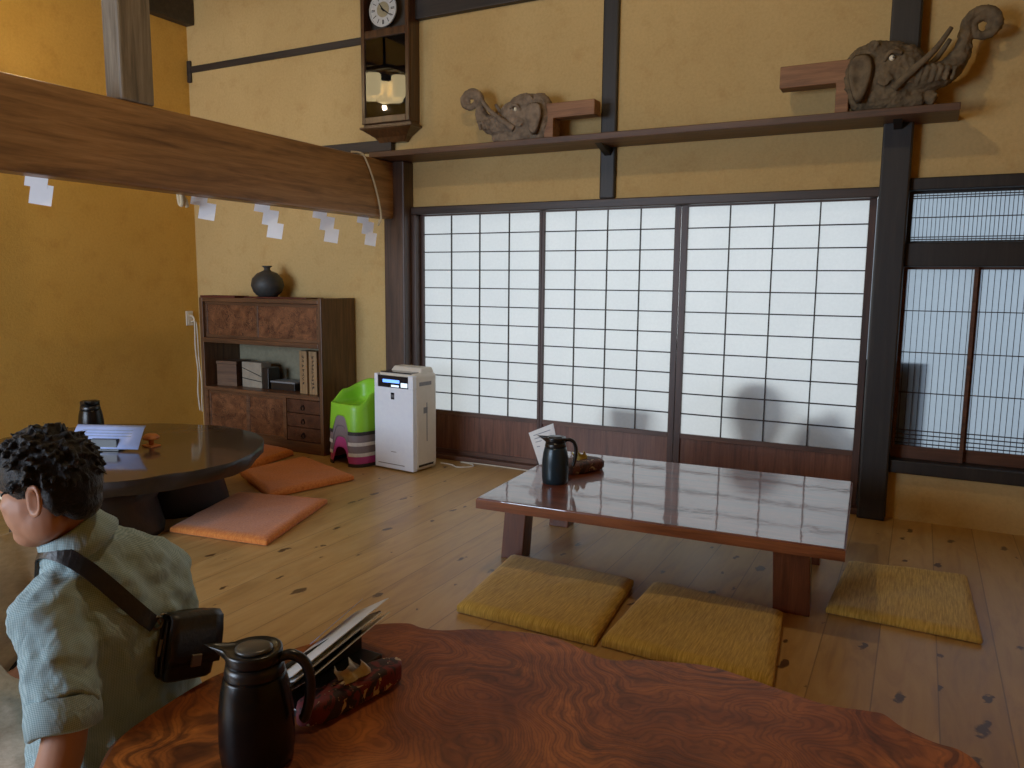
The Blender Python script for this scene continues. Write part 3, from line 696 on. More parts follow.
obj('side_badge', MB().box(W_-.001, W_+.001, .10, .14, .39, .43), M['grey_line'], t)
o = obj('purifier_cord', MB().tube(bez([(.30,-.20,.02),(.36,-.16,.006),(.44,-.20,.006),(.52,-.13,.006),(.46,-.075,.006),(.38,-.06,.006),(.55,-.045,.006),(.75,-.045,.006),(.95,-.05,.006)]), .0045, 8), M['white_cord'], smooth=True)
tag(o, 'white power cord looping on the floor beside the purifier', 'cord')

# ------------------------------------------------------------------ floor cushions
def cushion(q, mat, label, group, h=.046, folds=0):
    c = Vector((sum(p[0] for p in q)/4, sum(p[1] for p in q)/4, 0))
    n = 26; m = MB(); V = []; p0, p1, p2, p3 = [Vector((*p, 0))-c for p in q]
    def pt(i, j, sgn):
        u, v = i/n, j/n
        pin = .035
        uu = u; vv = v
        p = p0*(1-uu)*(1-vv)+p3*uu*(1-vv)+p2*uu*vv+p1*(1-uu)*vv
        d = p.copy(); eu = 4*uu*(1-uu); ev = 4*vv*(1-vv)
        cc = (p0+p1+p2+p3)/4
        p = cc+(p-cc)*(1-.008*(max(abs(uu-.5), abs(vv-.5))*2)**4*min(eu, ev)*2)
        e = min(1, eu*ev*6)**.25
        z = h*(.80+.20*e)*1.0
        z += .0035*noise.noise(Vector((p.x*9+c.x*3, p.y*9, 2)))*e
        if sgn < 0: z = .003
        elif (i in (0, n) or j in (0, n)): z = h*.68
        return Vector((p.x, p.y, z))
    top = [[m.bm.verts.new(pt(i, j, 1)) for j in range(n+1)] for i in range(n+1)]
    bot = [[m.bm.verts.new(pt(i, j, -1)*Vector((1,1,1)) if True else 0) for j in range(n+1)] for i in range(n+1)]
    for i in range(n):
        for j in range(n):
            m.face([top[i][j], top[i+1][j], top[i+1][j+1], top[i][j+1]]); m.face([bot[i][j], bot[i][j+1], bot[i+1][j+1], bot[i+1][j]])
    for i in range(n):
        m.face([top[i][0], bot[i][0], bot[i+1][0], top[i+1][0]]); m.face([top[i][n], top[i+1][n], bot[i+1][n], bot[i][n]])
        m.face([top[0][i], top[0][i+1], bot[0][i+1], bot[0][i]]); m.face([top[n][i], bot[n][i], bot[n][i+1], top[n][i+1]])
    o = obj('floor_cushion', m, mat, smooth=True); o.location = c
    b = o.modifiers.new('b', 'BEVEL'); b.width = .006; b.segments = 2; b.limit_method = 'ANGLE'; b.angle_limit = R(50)
    return tag(o, label, 'floor cushion', group)
G1, G2 = 'ochre floor cushions around the low table', 'orange floor cushions by the dark table'
cushion([(1.655,-2.18),(1.58,-1.585),(2.165,-1.60),(2.225,-2.19)], M['ochre_cush'], 'left of two ochre floor cushions in front of the glossy table', G1)
cushion([(2.242,-2.175),(2.245,-1.575),(2.765,-1.63),(2.82,-2.21)], M['ochre_cush'], 'ochre floor cushion in front of the glossy table, next to its right leg', G1)
cushion([(2.90,-1.50),(2.935,-.90),(3.40,-.835),(3.42,-1.515)], M['ochre_cush'], 'shaded ochre floor cushion at the right end of the glossy table', G1, .036)
cushion([(-.09,-2.07),(-.30,-1.435),(.25,-1.29),(.48,-1.985)], M['orange_cush'], 'nearest orange floor cushion lying flat before the dark table', G2, .04)
cushion([(-.10,-1.39),(-.66,-1.08),(-.60,-.56),(.05,-.81)], M['orange_cush'], 'middle orange floor cushion between cabinet and dark table', G2, .045)
cushion([(-.70,-1.06),(-1.2,-.86),(-1.12,-.42),(-.78,-.47)], M['orange_cush'], 'farthest orange floor cushion tucked against the cabinet', G2, .05)

# ------------------------------------------------------------------ glossy low table
TX, TY, TA = 1.538, -1.83, R(2.9)
t = thing('low_table', 'rectangular low table with mirror-glossy reddish brown top', 'table', (TX, TY, 0), TA)
TW, TD, TZ = 1.435, 1.03, .35
tp = obj('tabletop', MB().box(0, TW, 0, TD, TZ-.046, TZ), M['lacquer'], t, bevel=.005, seg=3)
obj('edge_band', MB().box(-.002, TW+.002, -.002, .0, TZ-.045, TZ-.006).box(-.002, 0, 0, TD, TZ-.045, TZ-.006).box(TW, TW+.002, 0, TD, TZ-.045, TZ-.006), M['table_edge'], tp)
for ux, uy in ((.012,.27),(TW-.26,.21),(.03,TD-.22),(TW-.26,TD-.22)):
    lx, ly = (ux, uy); sx = -.02 if ux < .5 else .015
    w1, d1 = .105, .09
    if ux > .5: w1 = .135
    obj('leg', MB().hexa([(lx+sx, ly-.01, 0), (lx+sx+w1, ly-.01, 0), (lx+sx+w1, ly+d1, 0), (lx+sx, ly+d1, 0)], [(lx, ly, TZ-.046), (lx+w1, ly, TZ-.046), (lx+w1, ly+d1, TZ-.046), (lx, ly+d1, TZ-.046)]), M['table_leg'], t, bevel=.004)

def thermos(loc, rz, label, body, lidm, sc=1.0, h=1.0):
    """jug thermos; spout along +x, handle along -x"""
    t = thing('thermos_jug', label, 'thermos', loc, rz, 'thermos jugs on the tables')
    pr = [(.001,0),(.058,0),(.0625,.005),(.0655,.03),(.066,.07),(.0645,.11),(.060,.145),(.0545,.170),(.052,.176)]
    obj('body', MB().lathe([(r*sc, z*sc*h) for r, z in pr], n=40), body, t, smooth=True)
    obj('shoulder', MB().lathe([(r*sc, z*sc*h) for r, z in ((.0518,.1762),(.0525,.179),(.051,.188),(.049,.200)) ], n=40), M['black'], t, smooth=True)
    m = MB(); rs = []; n = 40
    for k, (r, z) in enumerate(((.048,.199),(.0485,.207),(.0495,.217),(.0490,.2225),(.045,.224),(.040,.2215))):
        ring = []
        for i in range(n):
            a = 2*PI*i/n; d = abs((a+PI) % (2*PI)-PI)
            ext = .042*math.exp(-(d/.24)**2)*(k/3 if k < 3 else 1)
            ring.append(((r+ext)*sc*math.cos(a), (r+ext*.3)*sc*math.sin(a), (z+ext*.12)*sc*h))
        rs.append(ring)
    rs.append([(p[0]*.6, p[1]*.8, .2195*sc*h) for p in rs[-1]])
    lid = obj('lid', m.rings(rs), M['black'], t, smooth=True)
    obj('lid_button', MB().lathe([(.03*sc, .2195*sc*h), (.030*sc, .2245*sc*h), (.024*sc, .227*sc*h), (.001, .2275*sc*h)], n=28, sx=1.1), lidm, lid, smooth=True)
    obj('handle', MB().tube([Vector(p)*sc for p in bez([(-.044,0,.205*h),(-.066,0,.212*h),(-.090,0,.198*h),(-.099,0,.165*h),(-.097,0,.125*h),(-.089,0,.092*h),(-.084,0,.084*h)])], .0095*sc, 10, 1.0), M['black'], t, smooth=True)
    return t
def tissue_case(loc, rz, label, mat, paper, L_=.22, W_=.095, H_=.055):
    t = thing('tissue_case', label, 'tissue case', loc, rz, 'cloth tissue cases on the tables')
    m = MB(); secs = []
    for k in range(17):
        u = k/16; s = (1-(2*u-1)**8)**.5 if 0 < u < 1 else .25
        s = max(s, .3); wv = 1+.06*math.sin(k*2.1)
        secs.append(((-L_/2+L_*u, 0, H_/2), (0, W_/2*s*wv, 0), (0, 0, H_/2*max(s, .75))))
    obj('cloth_cover', m.loft(secs, 24, 4.5), mat, t, smooth=True)
    m = MB(); n = 9
    for k in range(2):
        g = [[m.bm.verts.new((-.035+.07*i/n+.01*math.sin(j+k), (-.012+.024*k)+.012*math.sin(i*1.3+j*.7+k*2)*(j/4), H_-.006+.009*j*(1+.35*math.sin(i*1.1+k)))) for j in range(5)] for i in range(n+1)]
        for i in range(n):
            for j in range(4): m.face([g[i][j], g[i+1][j], g[i+1][j+1], g[i][j+1]])
    obj('tissue', m, paper, t, smooth=True)
    return t
def leaf(name, mb, mat, parent): return obj(name, mb, mat, parent)
thermos((1.722, -1.435, TZ), R(203), 'blue black thermos jug on the glossy low table', M['teal_black'], M['black'], .93, 1.02)
tissue_case((1.728, -1.165, TZ), R(66), 'brown floral tissue case with yellow tissue on the glossy low table', M['floral_b'], M['yellow'], .25, .15, .055)
t = thing('menu_leaflet', 'pale menu leaflet leaning behind the thermos on the glossy table', 'menu', (1.515, -1.17, TZ), 0)
q = [Vector((0,0,.004)), Vector((.115,.01,.018)), Vector((.068,.01,.217)), Vector((-.066,.01,.156))]
nn = Vector((.0,-.002,.0007))
obj('page', MB().hexa(q, [p+nn for p in q]), M['sheet'], t)
def on(u, v, e=-.0032): return q[0]*(1-u)*(1-v)+q[1]*u*(1-v)+q[2]*u*v+q[3]*(1-u)*v+Vector((0, e, .001))
pm = MB()
for u0, u1, v0, v1 in ((.15,.85,.86,.88),(.15,.5,.76,.78),(.6,.85,.76,.78),(.15,.8,.66,.68),(.15,.7,.52,.54)): pm.hexa([on(u0,v0), on(u1,v0), on(u1,v1), on(u0,v1)], [on(u0,v0,-.0036), on(u1,v0,-.0036), on(u1,v1,-.0036), on(u0,v1,-.0036)])
obj('printed_lines', pm, M['print'], t)
obj('stand', MB().box(.005,.11,.014,.07,0,.03), M['black'], t, bevel=.003)

# ------------------------------------------------------------------ live edge slabs
def slab(name, pts, z, th, inset, mats, label, legs, mid=.35, bumpy=.006):
    n0 = len(pts); c = Vector((sum(p[0] for p in pts)/n0, sum(p[1] for p in pts)/n0, 0))
    loop = bez([(*p, 0) for p in pts]+[(*pts[0], 0)], 5)[:-1]
    t = thing(name, label, 'table', c)
    def ring(d, zz, s):
        r = []
        for i, p in enumerate(loop):
            a = loop[i-1]; b = loop[(i+1) % len(loop)]; tg = (b-a).normalized(); nrm = Vector((tg.y, -tg.x, 0))
            if nrm.dot(p-c) < 0: nrm = -nrm
            w_ = noise.noise(Vector((p.x*6, p.y*6, s)))*bumpy
            r.append(Vector((p.x-c.x, p.y-c.y, zz+w_*.3))-nrm*(d+w_))
        return r
    m = MB(); a = ring(inset, z, 1); m.face([m.bm.verts.new((q.x, q.y, z)) for q in a])
    top = obj('tabletop', m, mats[0], t, smooth=False)
    m = MB(); m.rings([[Vector((q.x, q.y, z)) for q in a], ring(inset*.4, z-.006, 2), ring(0, z-.02, 3), ring(0.0, z-th*.5, 5), ring(.03, z-th, 4)], cap=False)
    bl = ring(.03, z-th, 4); m.face([m.bm.verts.new(p) for p in bl])
    obj('live_edge', m, mats[1], top, smooth=True)
    for lx, ly, w_ in legs:
        obj('leg', MB().loft([((lx-c.x, ly-c.y, zz), (w_*s, 0, 0), (0, w_*.8*s, 0)) for zz, s in ((0,1),(.03,1.02),((z-th)*.6,.92),(z-th+.005,1.05))], 20, 2.6), mats[2], t, smooth=True)
    return t
fg = [(1.855,-3.763),(1.80,-3.69),(1.777,-3.60),(1.768,-3.48),(1.775,-3.38),(1.842,-3.212),(1.885,-3.09),(1.93,-3.02),(2.0,-2.972),(2.05,-2.974),(2.10,-2.962),(2.16,-2.925),(2.22,-2.90),(2.31,-2.868),(2.40,-2.862),(2.50,-2.895),(2.55,-2.898),(2.60,-2.868),(2.68,-2.84),(2.76,-2.82),(2.85,-2.83),(2.93,-2.85),(3.02,-2.866),(3.10,-2.852),(3.14,-2.85),(3.18,-2.888),(3.23,-2.912),(3.28,-2.92),(3.32,-2.975),(3.37,-3.15),(3.36,-3.4),(3.25,-3.65),(3.0,-3.8),(2.6,-3.92),(2.2,-3.98),(1.95,-3.9)]
M['burl_edge'] = burl_mat('zelkova_edge', srgb(36,18,10), srgb(100,50,24), srgb(134,74,36), 1.4, .45, .05)
slab('slab_table', fg, .36, .075, .012, (M['burl'], M['burl_edge'], M['table_leg']), 'live edge burl slab table with swirling grain in the foreground', [(2.15,-3.6,.09),(2.2,-3.2,.08),(3.0,-3.1,.09),(3.0,-3.55,.09)])
ft = [(-1.29,-1.60),(-1.05,-1.40),(-.784,-1.285),(-.558,-1.235),(-.26,-1.31),(-.06,-1.455),(.10,-1.66),(.19,-1.90),(.175,-2.10),(.12,-2.25),(.01,-2.46),(-.2,-2.66),(-.5,-2.74),(-.85,-2.72),(-1.15,-2.55),(-1.33,-2.25),(-1.38,-1.9)]
slab('slab_table', ft, .36, .08, .008, (M['dark_lacquer'], M['dark_bark'], M['dark_bark']), 'dark lacquered round slab table with rough edge beside the ochre wall', [(-.55,-1.72,.34),(-.45,-2.25,.36)], bumpy=.022)  # legs made extra wide and dark to stand in for shade under the top

# on the dark table
thermos((-.905, -1.905, .36), R(-52), 'black thermos jug on the dark round table behind the menu', M['black_metal'], M['black'], 1.0, .98)
t = thing('menu_stand', 'menu sheet tinted with painted blue daylight propped on a black stand on dark table', 'menu', (-.60, -2.02, .36), R(25))
obj('holder', MB().box(-.07, .07, -.04, -.015, 0, .062).box(-.085, .085, -.05, .05, 0, .012), M['black'], t, bevel=.003)
m = MB()
prof = [(-.045,.012),(-.03,.035),(-.012,.062),(.008,.088),(.028,.110),(.045,.122)]
V = [[m.bm.verts.new((x, y, z)) for y, z in prof] for x in (-.185, .185)]
for k in range(len(prof)-1): m.face([V[0][k], V[1][k], V[1][k+1], V[0][k+1]])
sh = obj('sheet', m, M['sheet_daylit'], t, smooth=True); s = sh.modifiers.new('s', 'SOLIDIFY'); s.thickness = .002
pm = MB()
for k, (y, z) in enumerate(((-.004,.0725),(.006,.0855),(.018,.099))): pm.box(-.14, .13, y-.004, y-.0015, z-.0012, z+.0012)
obj('printed_lines', pm, M['print'], sh)
t = thing('wooden_ornament', 'small orange wooden ornament beside the menu on dark table', 'ornament', (-.47, -1.86, .36))
obj('base', MB().box(-.04, .04, -.03, .03, 0, .010), M['orange_wood'], t, bevel=.003)
obj('mushroom_top', MB().lathe([(.012,.01),(.014,.035),(.04,.04),(.044,.052),(.03,.066),(.001,.07)], n=20), M['orange_wood'], t, smooth=True)

# on the foreground table
thermos((2.098, -3.60, .36), R(206), 'black brushed thermos jug in the foreground on burl table', M['black_metal'], M['lid_grey'], 1.04, .955)
tissue_case((2.122, -3.355, .36), R(79), 'red floral tissue case with white tissue on the burl table', M['floral'], M['sheet'], .27, .068, .052)
t = thing('menu_rack', 'bundle of white and black laminated menus leaning in a rack on burl table', 'menu', (2.04, -3.30, .36))
obj('rack', MB().box(-.035, .03, -.16, .12, 0, .018).box(-.035, -.03, -.16, .12, .018, .09), M['black'], t, bevel=.003)
def menu_sheet(nm, mat, A, B, dn, th=.0016):
    A, B, dn = Vector(A), Vector(B), Vector(dn); n_ = (B-A).cross(dn).normalized()*th
    qq = [A, B, B+dn, A+dn]
    return obj(nm, MB().hexa(qq, [p+n_ for p in qq]), mat, t)
o_ = Vector((2.04, -3.30, .36))
L = lambda p: tuple(Vector(p)-o_)
menu_sheet('black_menu', M['dark_sheet'], L((2.085,-3.50,.452)), L((2.045,-3.15,.462)), (-.125,.0,-.062), .003)
menu_sheet('black_menu', M['dark_sheet'], L((2.075,-3.50,.440)), L((2.025,-3.125,.452)), (-.12,.0,-.06), .003)
menu_sheet('clear_sleeve', M['sheet_daylit'], L((1.985,-3.30,.452)), L((1.962,-3.115,.468)), (-.03,.0,-.028), .001)
menu_sheet('white_sheet', M['sheet'], L((2.100,-3.50,.468)), L((2.060,-3.165,.474)), (-.10,.03,-.052))
menu_sheet('white_sheet', M['sheet'], L((2.096,-3.50,.478)), L((2.042,-3.115,.486)), (-.105,.0,-.060))
menu_sheet('white_sheet', M['sheet'], L((2.106,-3.47,.456)), L((2.060,-3.135,.462)), (-.10,.02,-.072))

# ------------------------------------------------------------------ people
def head_mesh(m, hc, f, k=1.0, up=None):
    """adds a head (skull, jaw, nose, ears, brow, lips) at hc facing f"""
    f = Vector(f).normalized(); u = Vector(up if up else (0,0,1)); u = (u-f*u.dot(f)).normalized(); l = u.cross(f)
    mt = Matrix.Translation(hc) @ Matrix((( *[f.x, l.x, u.x], 0), (*[f.y, l.y, u.y], 0), (*[f.z, l.z, u.z], 0), (0,0,0,1)))
    B = lambda c, r, rot=None: m.ball((0,0,0), r, 16, 12, None) if False else bmesh.ops.create_uvsphere(m.bm, u_segments=16, v_segments=12, radius=1, matrix=mt @ Matrix.Translation(Vector(c)*k) @ (rot or Matrix.Identity(4)) @ Matrix.Diagonal((r[0]*k, r[1]*k, r[2]*k, 1)))
    B((-.006,0,.030), (.088,.075,.078)); B((.018,0,-.03), (.072,.066,.085)); B((.040,0,-.085), (.045,.042,.032))
    B((.0,.034,-.055), (.05,.032,.045)); B((.0,-.034,-.055), (.05,.032,.045))
    B((.066,0,.022), (.020,.055,.014)); B((.088,0,-.022), (.019,.013,.012)); B((.080,0,.0), (.016,.010,.028), Matrix.Rotation(R(-18), 4, 'Y'))
    B((.072,0,-.058), (.015,.024,.007)); B((.070,0,-.070), (.014,.021,.007))
    B((.056,.036,-.018), (.018,.022,.016)); B((.056,-.036,-.018), (.018,.022,.016))
    for s in (-1, 1):
        e = []
        for i in range(14):
            a = 2*PI*i/14; e.append(mt @ (Vector((-.030+.017*math.cos(a)-.004*math.sin(a), s*(.079+.006*(1-math.cos(a))), -.008+.031*math.sin(a)*(1 if math.sin(a) > 0 else .9)))*k))
        m.tube(e+[e[0]], .0055*k, 8); B((-.028, s*.074, -.008), (.013,.006,.022)); B((-.020, s*.078, -.034), (.008,.005,.009))
    return mt
def hand(m, wr, d, nrm, side, curl=.25, k=1.0):
    """palm + five fingers: wrist wr, finger direction d, back-of-hand normal nrm"""
    d = Vector(d).normalized(); n_ = Vector(nrm); n_ = (n_-d*n_.dot(d)).normalized(); s = d.cross(n_)*side; wr = Vector(wr)
    m.loft([(wr+d*q*k, s*a*k, n_*b*k) for q, a, b in ((-.01,.027,.019),(.02,.033,.017),(.055,.042,.015),(.085,.041,.012),(.097,.034,.009))], 16, 2.4)
    for i, (off, ln) in enumerate(((-.030,.066),(-.010,.076),(.011,.070),(.030,.055))):
        p = wr+(d*.078+s*off)*k; pts = [p]; dd = (d+s*off*2.2).normalized(); a = 0
        for sg in (.5, .3, .24):
            p = p+(dd*math.cos(a)-n_*math.sin(a))*ln*sg*1.15*k; pts.append(p); a += curl*(1.1 if sg == .5 else .8)
        m.tube(pts, [.0092*k,.0088*k,.0080*k,.0066*k], 8)
    p = wr+(d*.02-s*.028)*k
    m.tube([p, p+(d*.028-s*.022-n_*.004)*k, p+(d*.052-s*.032-n_*.010)*k, p+(d*.074-s*.034-n_*.016)*k], [.013*k,.011*k,.0095*k,.0075*k], 8)

root = Vector((1.53, -3.53, 0))
man = thing('person', 'person with black hair in a pale checked shirt sitting on the floor beside burl table', 'person', root)
rel = lambda p: Vector(p)-root
def bake(m): bmesh.ops.translate(m.bm, verts=m.bm.verts, vec=-root); return m
HC = Vector((1.548, -3.633, .818)); HF = Vector((-.90, -.42, -.16))
m = MB()
mt = head_mesh(m, HC, HF, 1.03)
m.tube([(1.575,-3.548,.66),(1.568,-3.572,.715),(1.562,-3.602,.77),(1.556,-3.628,.82)], [.046,.046,.052,.060], 16)
TS = [((1.54,-3.53,.06),.17,.125),((1.555,-3.53,.16),.17,.12),((1.585,-3.53,.28),.155,.105),((1.60,-3.53,.42),.165,.108),((1.588,-3.53,.53),.165,.108),((1.578,-3.532,.60),.140,.085),((1.566,-3.55,.650),.060,.050)]
def torso(m, g=0.0, lo=0, ext=()):
    m.loft([((c[0], c[1], c[2]), (0, a+g, 0), (b+g, 0, .12*b)) for c, a, b in TS[lo:]], 28, 2.3)
torso(m)
LS, LE, LW = Vector((1.606,-3.670,.575)), Vector((1.716,-3.730,.375)), Vector((1.690,-3.800,.095))
RS, RE, RW = Vector((1.580,-3.398,.562)), Vector((1.41,-3.31,.385)), Vector((1.27,-3.42,.36))
def limb(m, pts, rad, n=16): m.tube(bez(pts, 6), [rad[int(i/6)]+(rad[min(int(i/6)+1, len(rad)-1)]-rad[int(i/6)])*((i % 6)/6) for i in range(6*(len(pts)-1)+1)], n)
limb(m, [LS+Vector((-.01,.05,-.01)), LS, (LS+LE)/2, LE, (LE*.6+LW*.4), LW], [.05,.058,.048,.041,.042,.027])
limb(m, [RS+Vector((-.01,-.05,-.01)), RS, (RS+RE)/2, RE, (RE*.6+RW*.4), RW], [.05,.058,.048,.041,.042,.027])
hand(m, LW+Vector((0,-.0,-.045)), (-.55,-.75,-.18), (-.05,-.1,1), 1, .06); m.tube([LW, LW+Vector((0,0,-.045))], [.028,.026], 12)
hand(m, RW, (-.95,-.25,-.15), (0,.15,1), -1, .3)
LH, LK, LF = Vector((1.53,-3.62,.13)), Vector((1.24,-3.73,.37)), Vector((1.22,-3.70,.05))
RH, RK, RF = Vector((1.52,-3.43,.12)), Vector((1.23,-3.38,.27)), Vector((1.31,-3.45,.05))
for H_, K_, F_, s in ((LH,LK,LF,-1),(RH,RK,RF,1)):
    limb(m, [H_, (H_+K_)/2, K_, (K_*.55+F_*.45), F_], [.088,.076,.055,.05,.036])
    m.loft([(F_+Vector((.03-.06*q, 0, -.012-.012*q)), (0,.03+.012*math.sin(q*1.2),0), (0,0,.036-.007*q)) for q in (0,.5,1,1.8,2.6,3.2)], 16, 2.3)
body = obj('body', bake(m), M['skin'], man); remesh(body, .0055, 4)
# face details
for s in (-1, 1):
    e = MB(); bmesh.ops.create_uvsphere(e.bm, u_segments=14, v_segments=10, radius=.0105, matrix=mt @ Matrix.Translation((.0665, s*.033, .001)))
    eo = obj('eye', bake(e), M['eye'], body, smooth=True)
    e = MB(); bmesh.ops.create_uvsphere(e.bm, u_segments=12, v_segments=8, radius=.0058, matrix=mt @ Matrix.Translation((.0732, s*.033, .001)))
    obj('iris', bake(e), M['pupil'], eo, smooth=True)
    e = MB().tube([mt @ Vector(p) for p in ((.083,s*.014,.026),(.083,s*.03,.031),(.072,s*.05,.027))], [.004,.005,.002], 8); obj('eyebrow', bake(e), M['hair'], body, smooth=True)
e = MB().tube([mt @ Vector(p) for p in ((.084,-.02,-.066),(.091,0,-.066),(.084,.02,-.066))], [.002,.004,.002], 8); obj('mouth', bake(e), M['lips'], body, smooth=True)
# hair: cap with tousled tufts
h = MB()
def HB(c, r): bmesh.ops.create_uvsphere(h.bm, u_segments=16, v_segments=12, radius=1, matrix=mt @ Matrix.Translation(c) @ Matrix.Diagonal((*r, 1)))
HB((-.012,0,.040), (.098,.084,.080)); HB((-.052,0,.008), (.060,.076,.074)); HB((-.070,0,-.036), (.034,.052,.040)); HB((.045,0,.075), (.055,.068,.034))
HB((-.056,.058,.0), (.024,.024,.05)); HB((-.056,-.058,.0), (.024,.024,.05)); HB((-.002,.072,.034), (.020,.009,.036)); HB((-.002,-.072,.034), (.020,.009,.036))
q = random.Random(5)
for i in range(460):
    a, b = q.uniform(-PI, PI), q.uniform(-.35, 1.45)
    dv = Vector((math.cos(a)*math.cos(b), math.sin(a)*math.cos(b), math.sin(b)))
    if dv.x > .35 and dv.z < .55: continue
    p = Vector((-.012,0,.036)) + Vector((dv.x*.088, dv.y*.081, dv.z*.078)); sw = Vector((q.uniform(-.6,.5), q.uniform(-.5,.5), q.uniform(-.1,.6))); ln = q.uniform(.014, .030)
    g = (dv*.7+sw*.9).normalized()
    h.tube([mt @ p, mt @ (p+g*ln*.55), mt @ (p+(g+Vector((.2,0,-.45))).normalized()*ln)], [.0062,.0048,.002], 6)
hr = obj('hair', bake(h), M['hair'], body); remesh(hr, .0034, 1, [('hair_t', .008, .004, 2)])
# shirt
m = MB()
S2 = [((1.545,-3.53,.055),.205,.150),((1.56,-3.53,.16),.198,.142),((1.592,-3.53,.28),.190,.130),((1.602,-3.53,.42),.188,.128),((1.592,-3.53,.53),.184,.124),((1.586,-3.528,.60),.164,.108),((1.576,-3.535,.655),.122,.084),((1.562,-3.560,.695),.080,.068)]
m.loft([(c, (0, a, 0), (b, 0, .12*b)) for c, a, b in S2], 32, 2.3)
limb(m, [LS+Vector((-.01,.06,.0)), LS+Vector((0,.0,.004)), (LS+LE)/2+Vector((.0,.0,0)), LE+Vector((.0,0,.045))], [.066,.073,.070,.060], 20)
limb(m, [RS+Vector((-.01,-.06,.0)), RS+Vector((0,-.0,.004)), (RS+RE)/2, RE+Vector((0,0,.0))], [.064,.068,.066,.060], 20)
for p0, p1, r in (((1.69,-3.62,.56),(1.735,-3.57,.36),.010),((1.70,-3.48,.57),(1.735,-3.46,.36),.010),((1.69,-3.68,.54),(1.715,-3.70,.42),.009)):
    a, b = Vector(p0), Vector(p1); m.tube(bez([a, (a+b)/2+Vector((.006,.004,0)), b], 5), [.002+r*math.sin(PI*i/10) for i in range(11)], 10)
sh = obj('shirt', bake(m), M['shirt'], man); remesh(sh, .0075, 5, [('fold_a', .065, .030, 1), ('fold_b', .025, .008, 1)])
def cuff(E_, W2, r, nm, mat, par, w_=.045):
    d = (W2-E_).normalized(); m = MB(); a0 = Vector((1,0,0)); a = (a0-d*a0.dot(d)).normalized(); b = d.cross(a); rs = []
    for q_, rr in ((0,r+.002),(w_*.5,r+.006),(w_,r+.004),(w_+.004,r-.003),(w_,r-.010),(0,r-.010)):
        rs.append([E_+d*(q_+.003*math.sin(3*2*PI*i/28+1))+(a*math.cos(2*PI*i/28)+b*math.sin(2*PI*i/28))*(rr+.004*math.sin(2*2*PI*i/28)) for i in range(28)])
    m.rings(rs+[rs[0]], cap=False); return obj(nm, bake(m), mat, par, smooth=True)
cu = (LE-LS).normalized(); cf = cuff(LE-cu*.062, LE+cu*.2+Vector((0,0,-.05)), .0675, 'cuff', M['shirt'], sh, .062)
cuff(RE, RW, .062, 'cuff', M['shirt'], sh)
# collar: stand plus folded leaf
m = MB(); rs = []
NC = Vector((1.556,-3.586,.704)); nd = (Vector((1.556,-3.605,.77))-Vector((1.575,-3.548,.66))).normalized(); a = (Vector((1,0,0))-nd*nd.x).normalized(); b = nd.cross(a)
for q_, rr in ((-.02,.078),(.0,.072),(.016,.067),(.022,.068),(.019,.073),(.002,.082),(-.018,.094),(-.020,.090)):
    ring = []
    for i in range(36):
        th_ = 2*PI*i/36; back = .5+.5*math.cos(th_)
        ring.append(NC+nd*(q_*(1+.25*back)+ (.010*back if q_ > .015 else 0))+(a*math.cos(th_)*1.02+b*math.sin(th_)*.96)*rr*.95)
    rs.append(ring)
m.rings(rs, cap=False); co = obj('collar', bake(m), M['shirt'], sh, smooth=True); s = co.modifiers.new('s', 'SOLIDIFY'); s.thickness = .003
# trousers
m = MB()
m.loft([((1.52,-3.53,.01),(0,.185,0),(.14,0,0)),((1.52,-3.53,.09),(0,.195,0),(.150,0,0)),((1.535,-3.53,.19),(0,.175,0),(.13,0,0))], 24, 2.4)
for H_, K_, F_ in ((LH,LK,LF),(RH,RK,RF)):
    limb(m, [H_, (H_+K_)/2, K_, (K_*.5+F_*.5), F_*.88+K_*.12], [.105,.100,.078,.070,.060], 18)
tr = obj('trousers', bake(m), M['trouser'], man); remesh(tr, .009, 4, [('trs', .07, .02, 1)])
for F_ in (LF, RF):
    m = MB(); m.loft([(F_+Vector((.045-.06*q_, 0, -.012-.010*q_)), (0,.040+.008*math.sin(q_*1.2),0), (0,0,.034-.006*q_)) for q_ in (0,.5,1,1.8,2.6,3.4)], 16, 2.4); obj('sock', bake(m), M['black_cloth'], man, smooth=True)

# shoulder bag: strap laid over the evaluated shirt
dg = bpy.context.evaluated_depsgraph_get(); ev = sh.evaluated_get(dg); tmp = ev.to_mesh()
bv = BVHTree.FromPolygons([root+v.co for v in tmp.vertices], [tuple(p.vertices) for p in tmp.polygons]); ev.to_mesh_clear()
BL = Vector((1.682, -3.480, .385))
bag = thing('shoulder_bag', "small black leather shoulder bag hanging on the seated person's back", 'bag', BL)
def snap(p, off=.006):
    loc, nrm, _, _ = bv.find_nearest(Vector(p)); return loc+nrm*off, nrm
guide = bez([(1.42,-3.58,.40),(1.44,-3.62,.55),(1.50,-3.645,.66),(1.575,-3.645,.69),(1.65,-3.625,.66),(1.70,-3.59,.60),(1.735,-3.555,.545),(1.745,-3.535,.52)], 6)
st = [snap(p) for p in guide]
for _ in range(4): st = [st[0]]+[((st[k-1][0]+st[k][0]*2+st[k+1][0])/4, (st[k-1][1]+st[k][1]*2+st[k+1][1]).normalized()) for k in range(1, len(st)-1)]+[st[-1]]
st = [(p+nr*.004, nr) for p, nr in st]; m = MB(); rs = []
for i, (p, nr) in enumerate(st):
    t_ = (st[min(i+1, len(st)-1)][0]-st[max(i-1, 0)][0]).normalized(); sd = t_.cross(nr).normalized()
    rs.append([p+sd*.017+nr*.003, p+sd*.017-nr*.001, p-sd*.017-nr*.001, p-sd*.017+nr*.003])
m.rings(rs); bmesh.ops.translate(m.bm, verts=m.bm.verts, vec=-BL); strap = obj('strap', m, M['leather'], bag, smooth=False, bevel=.001)
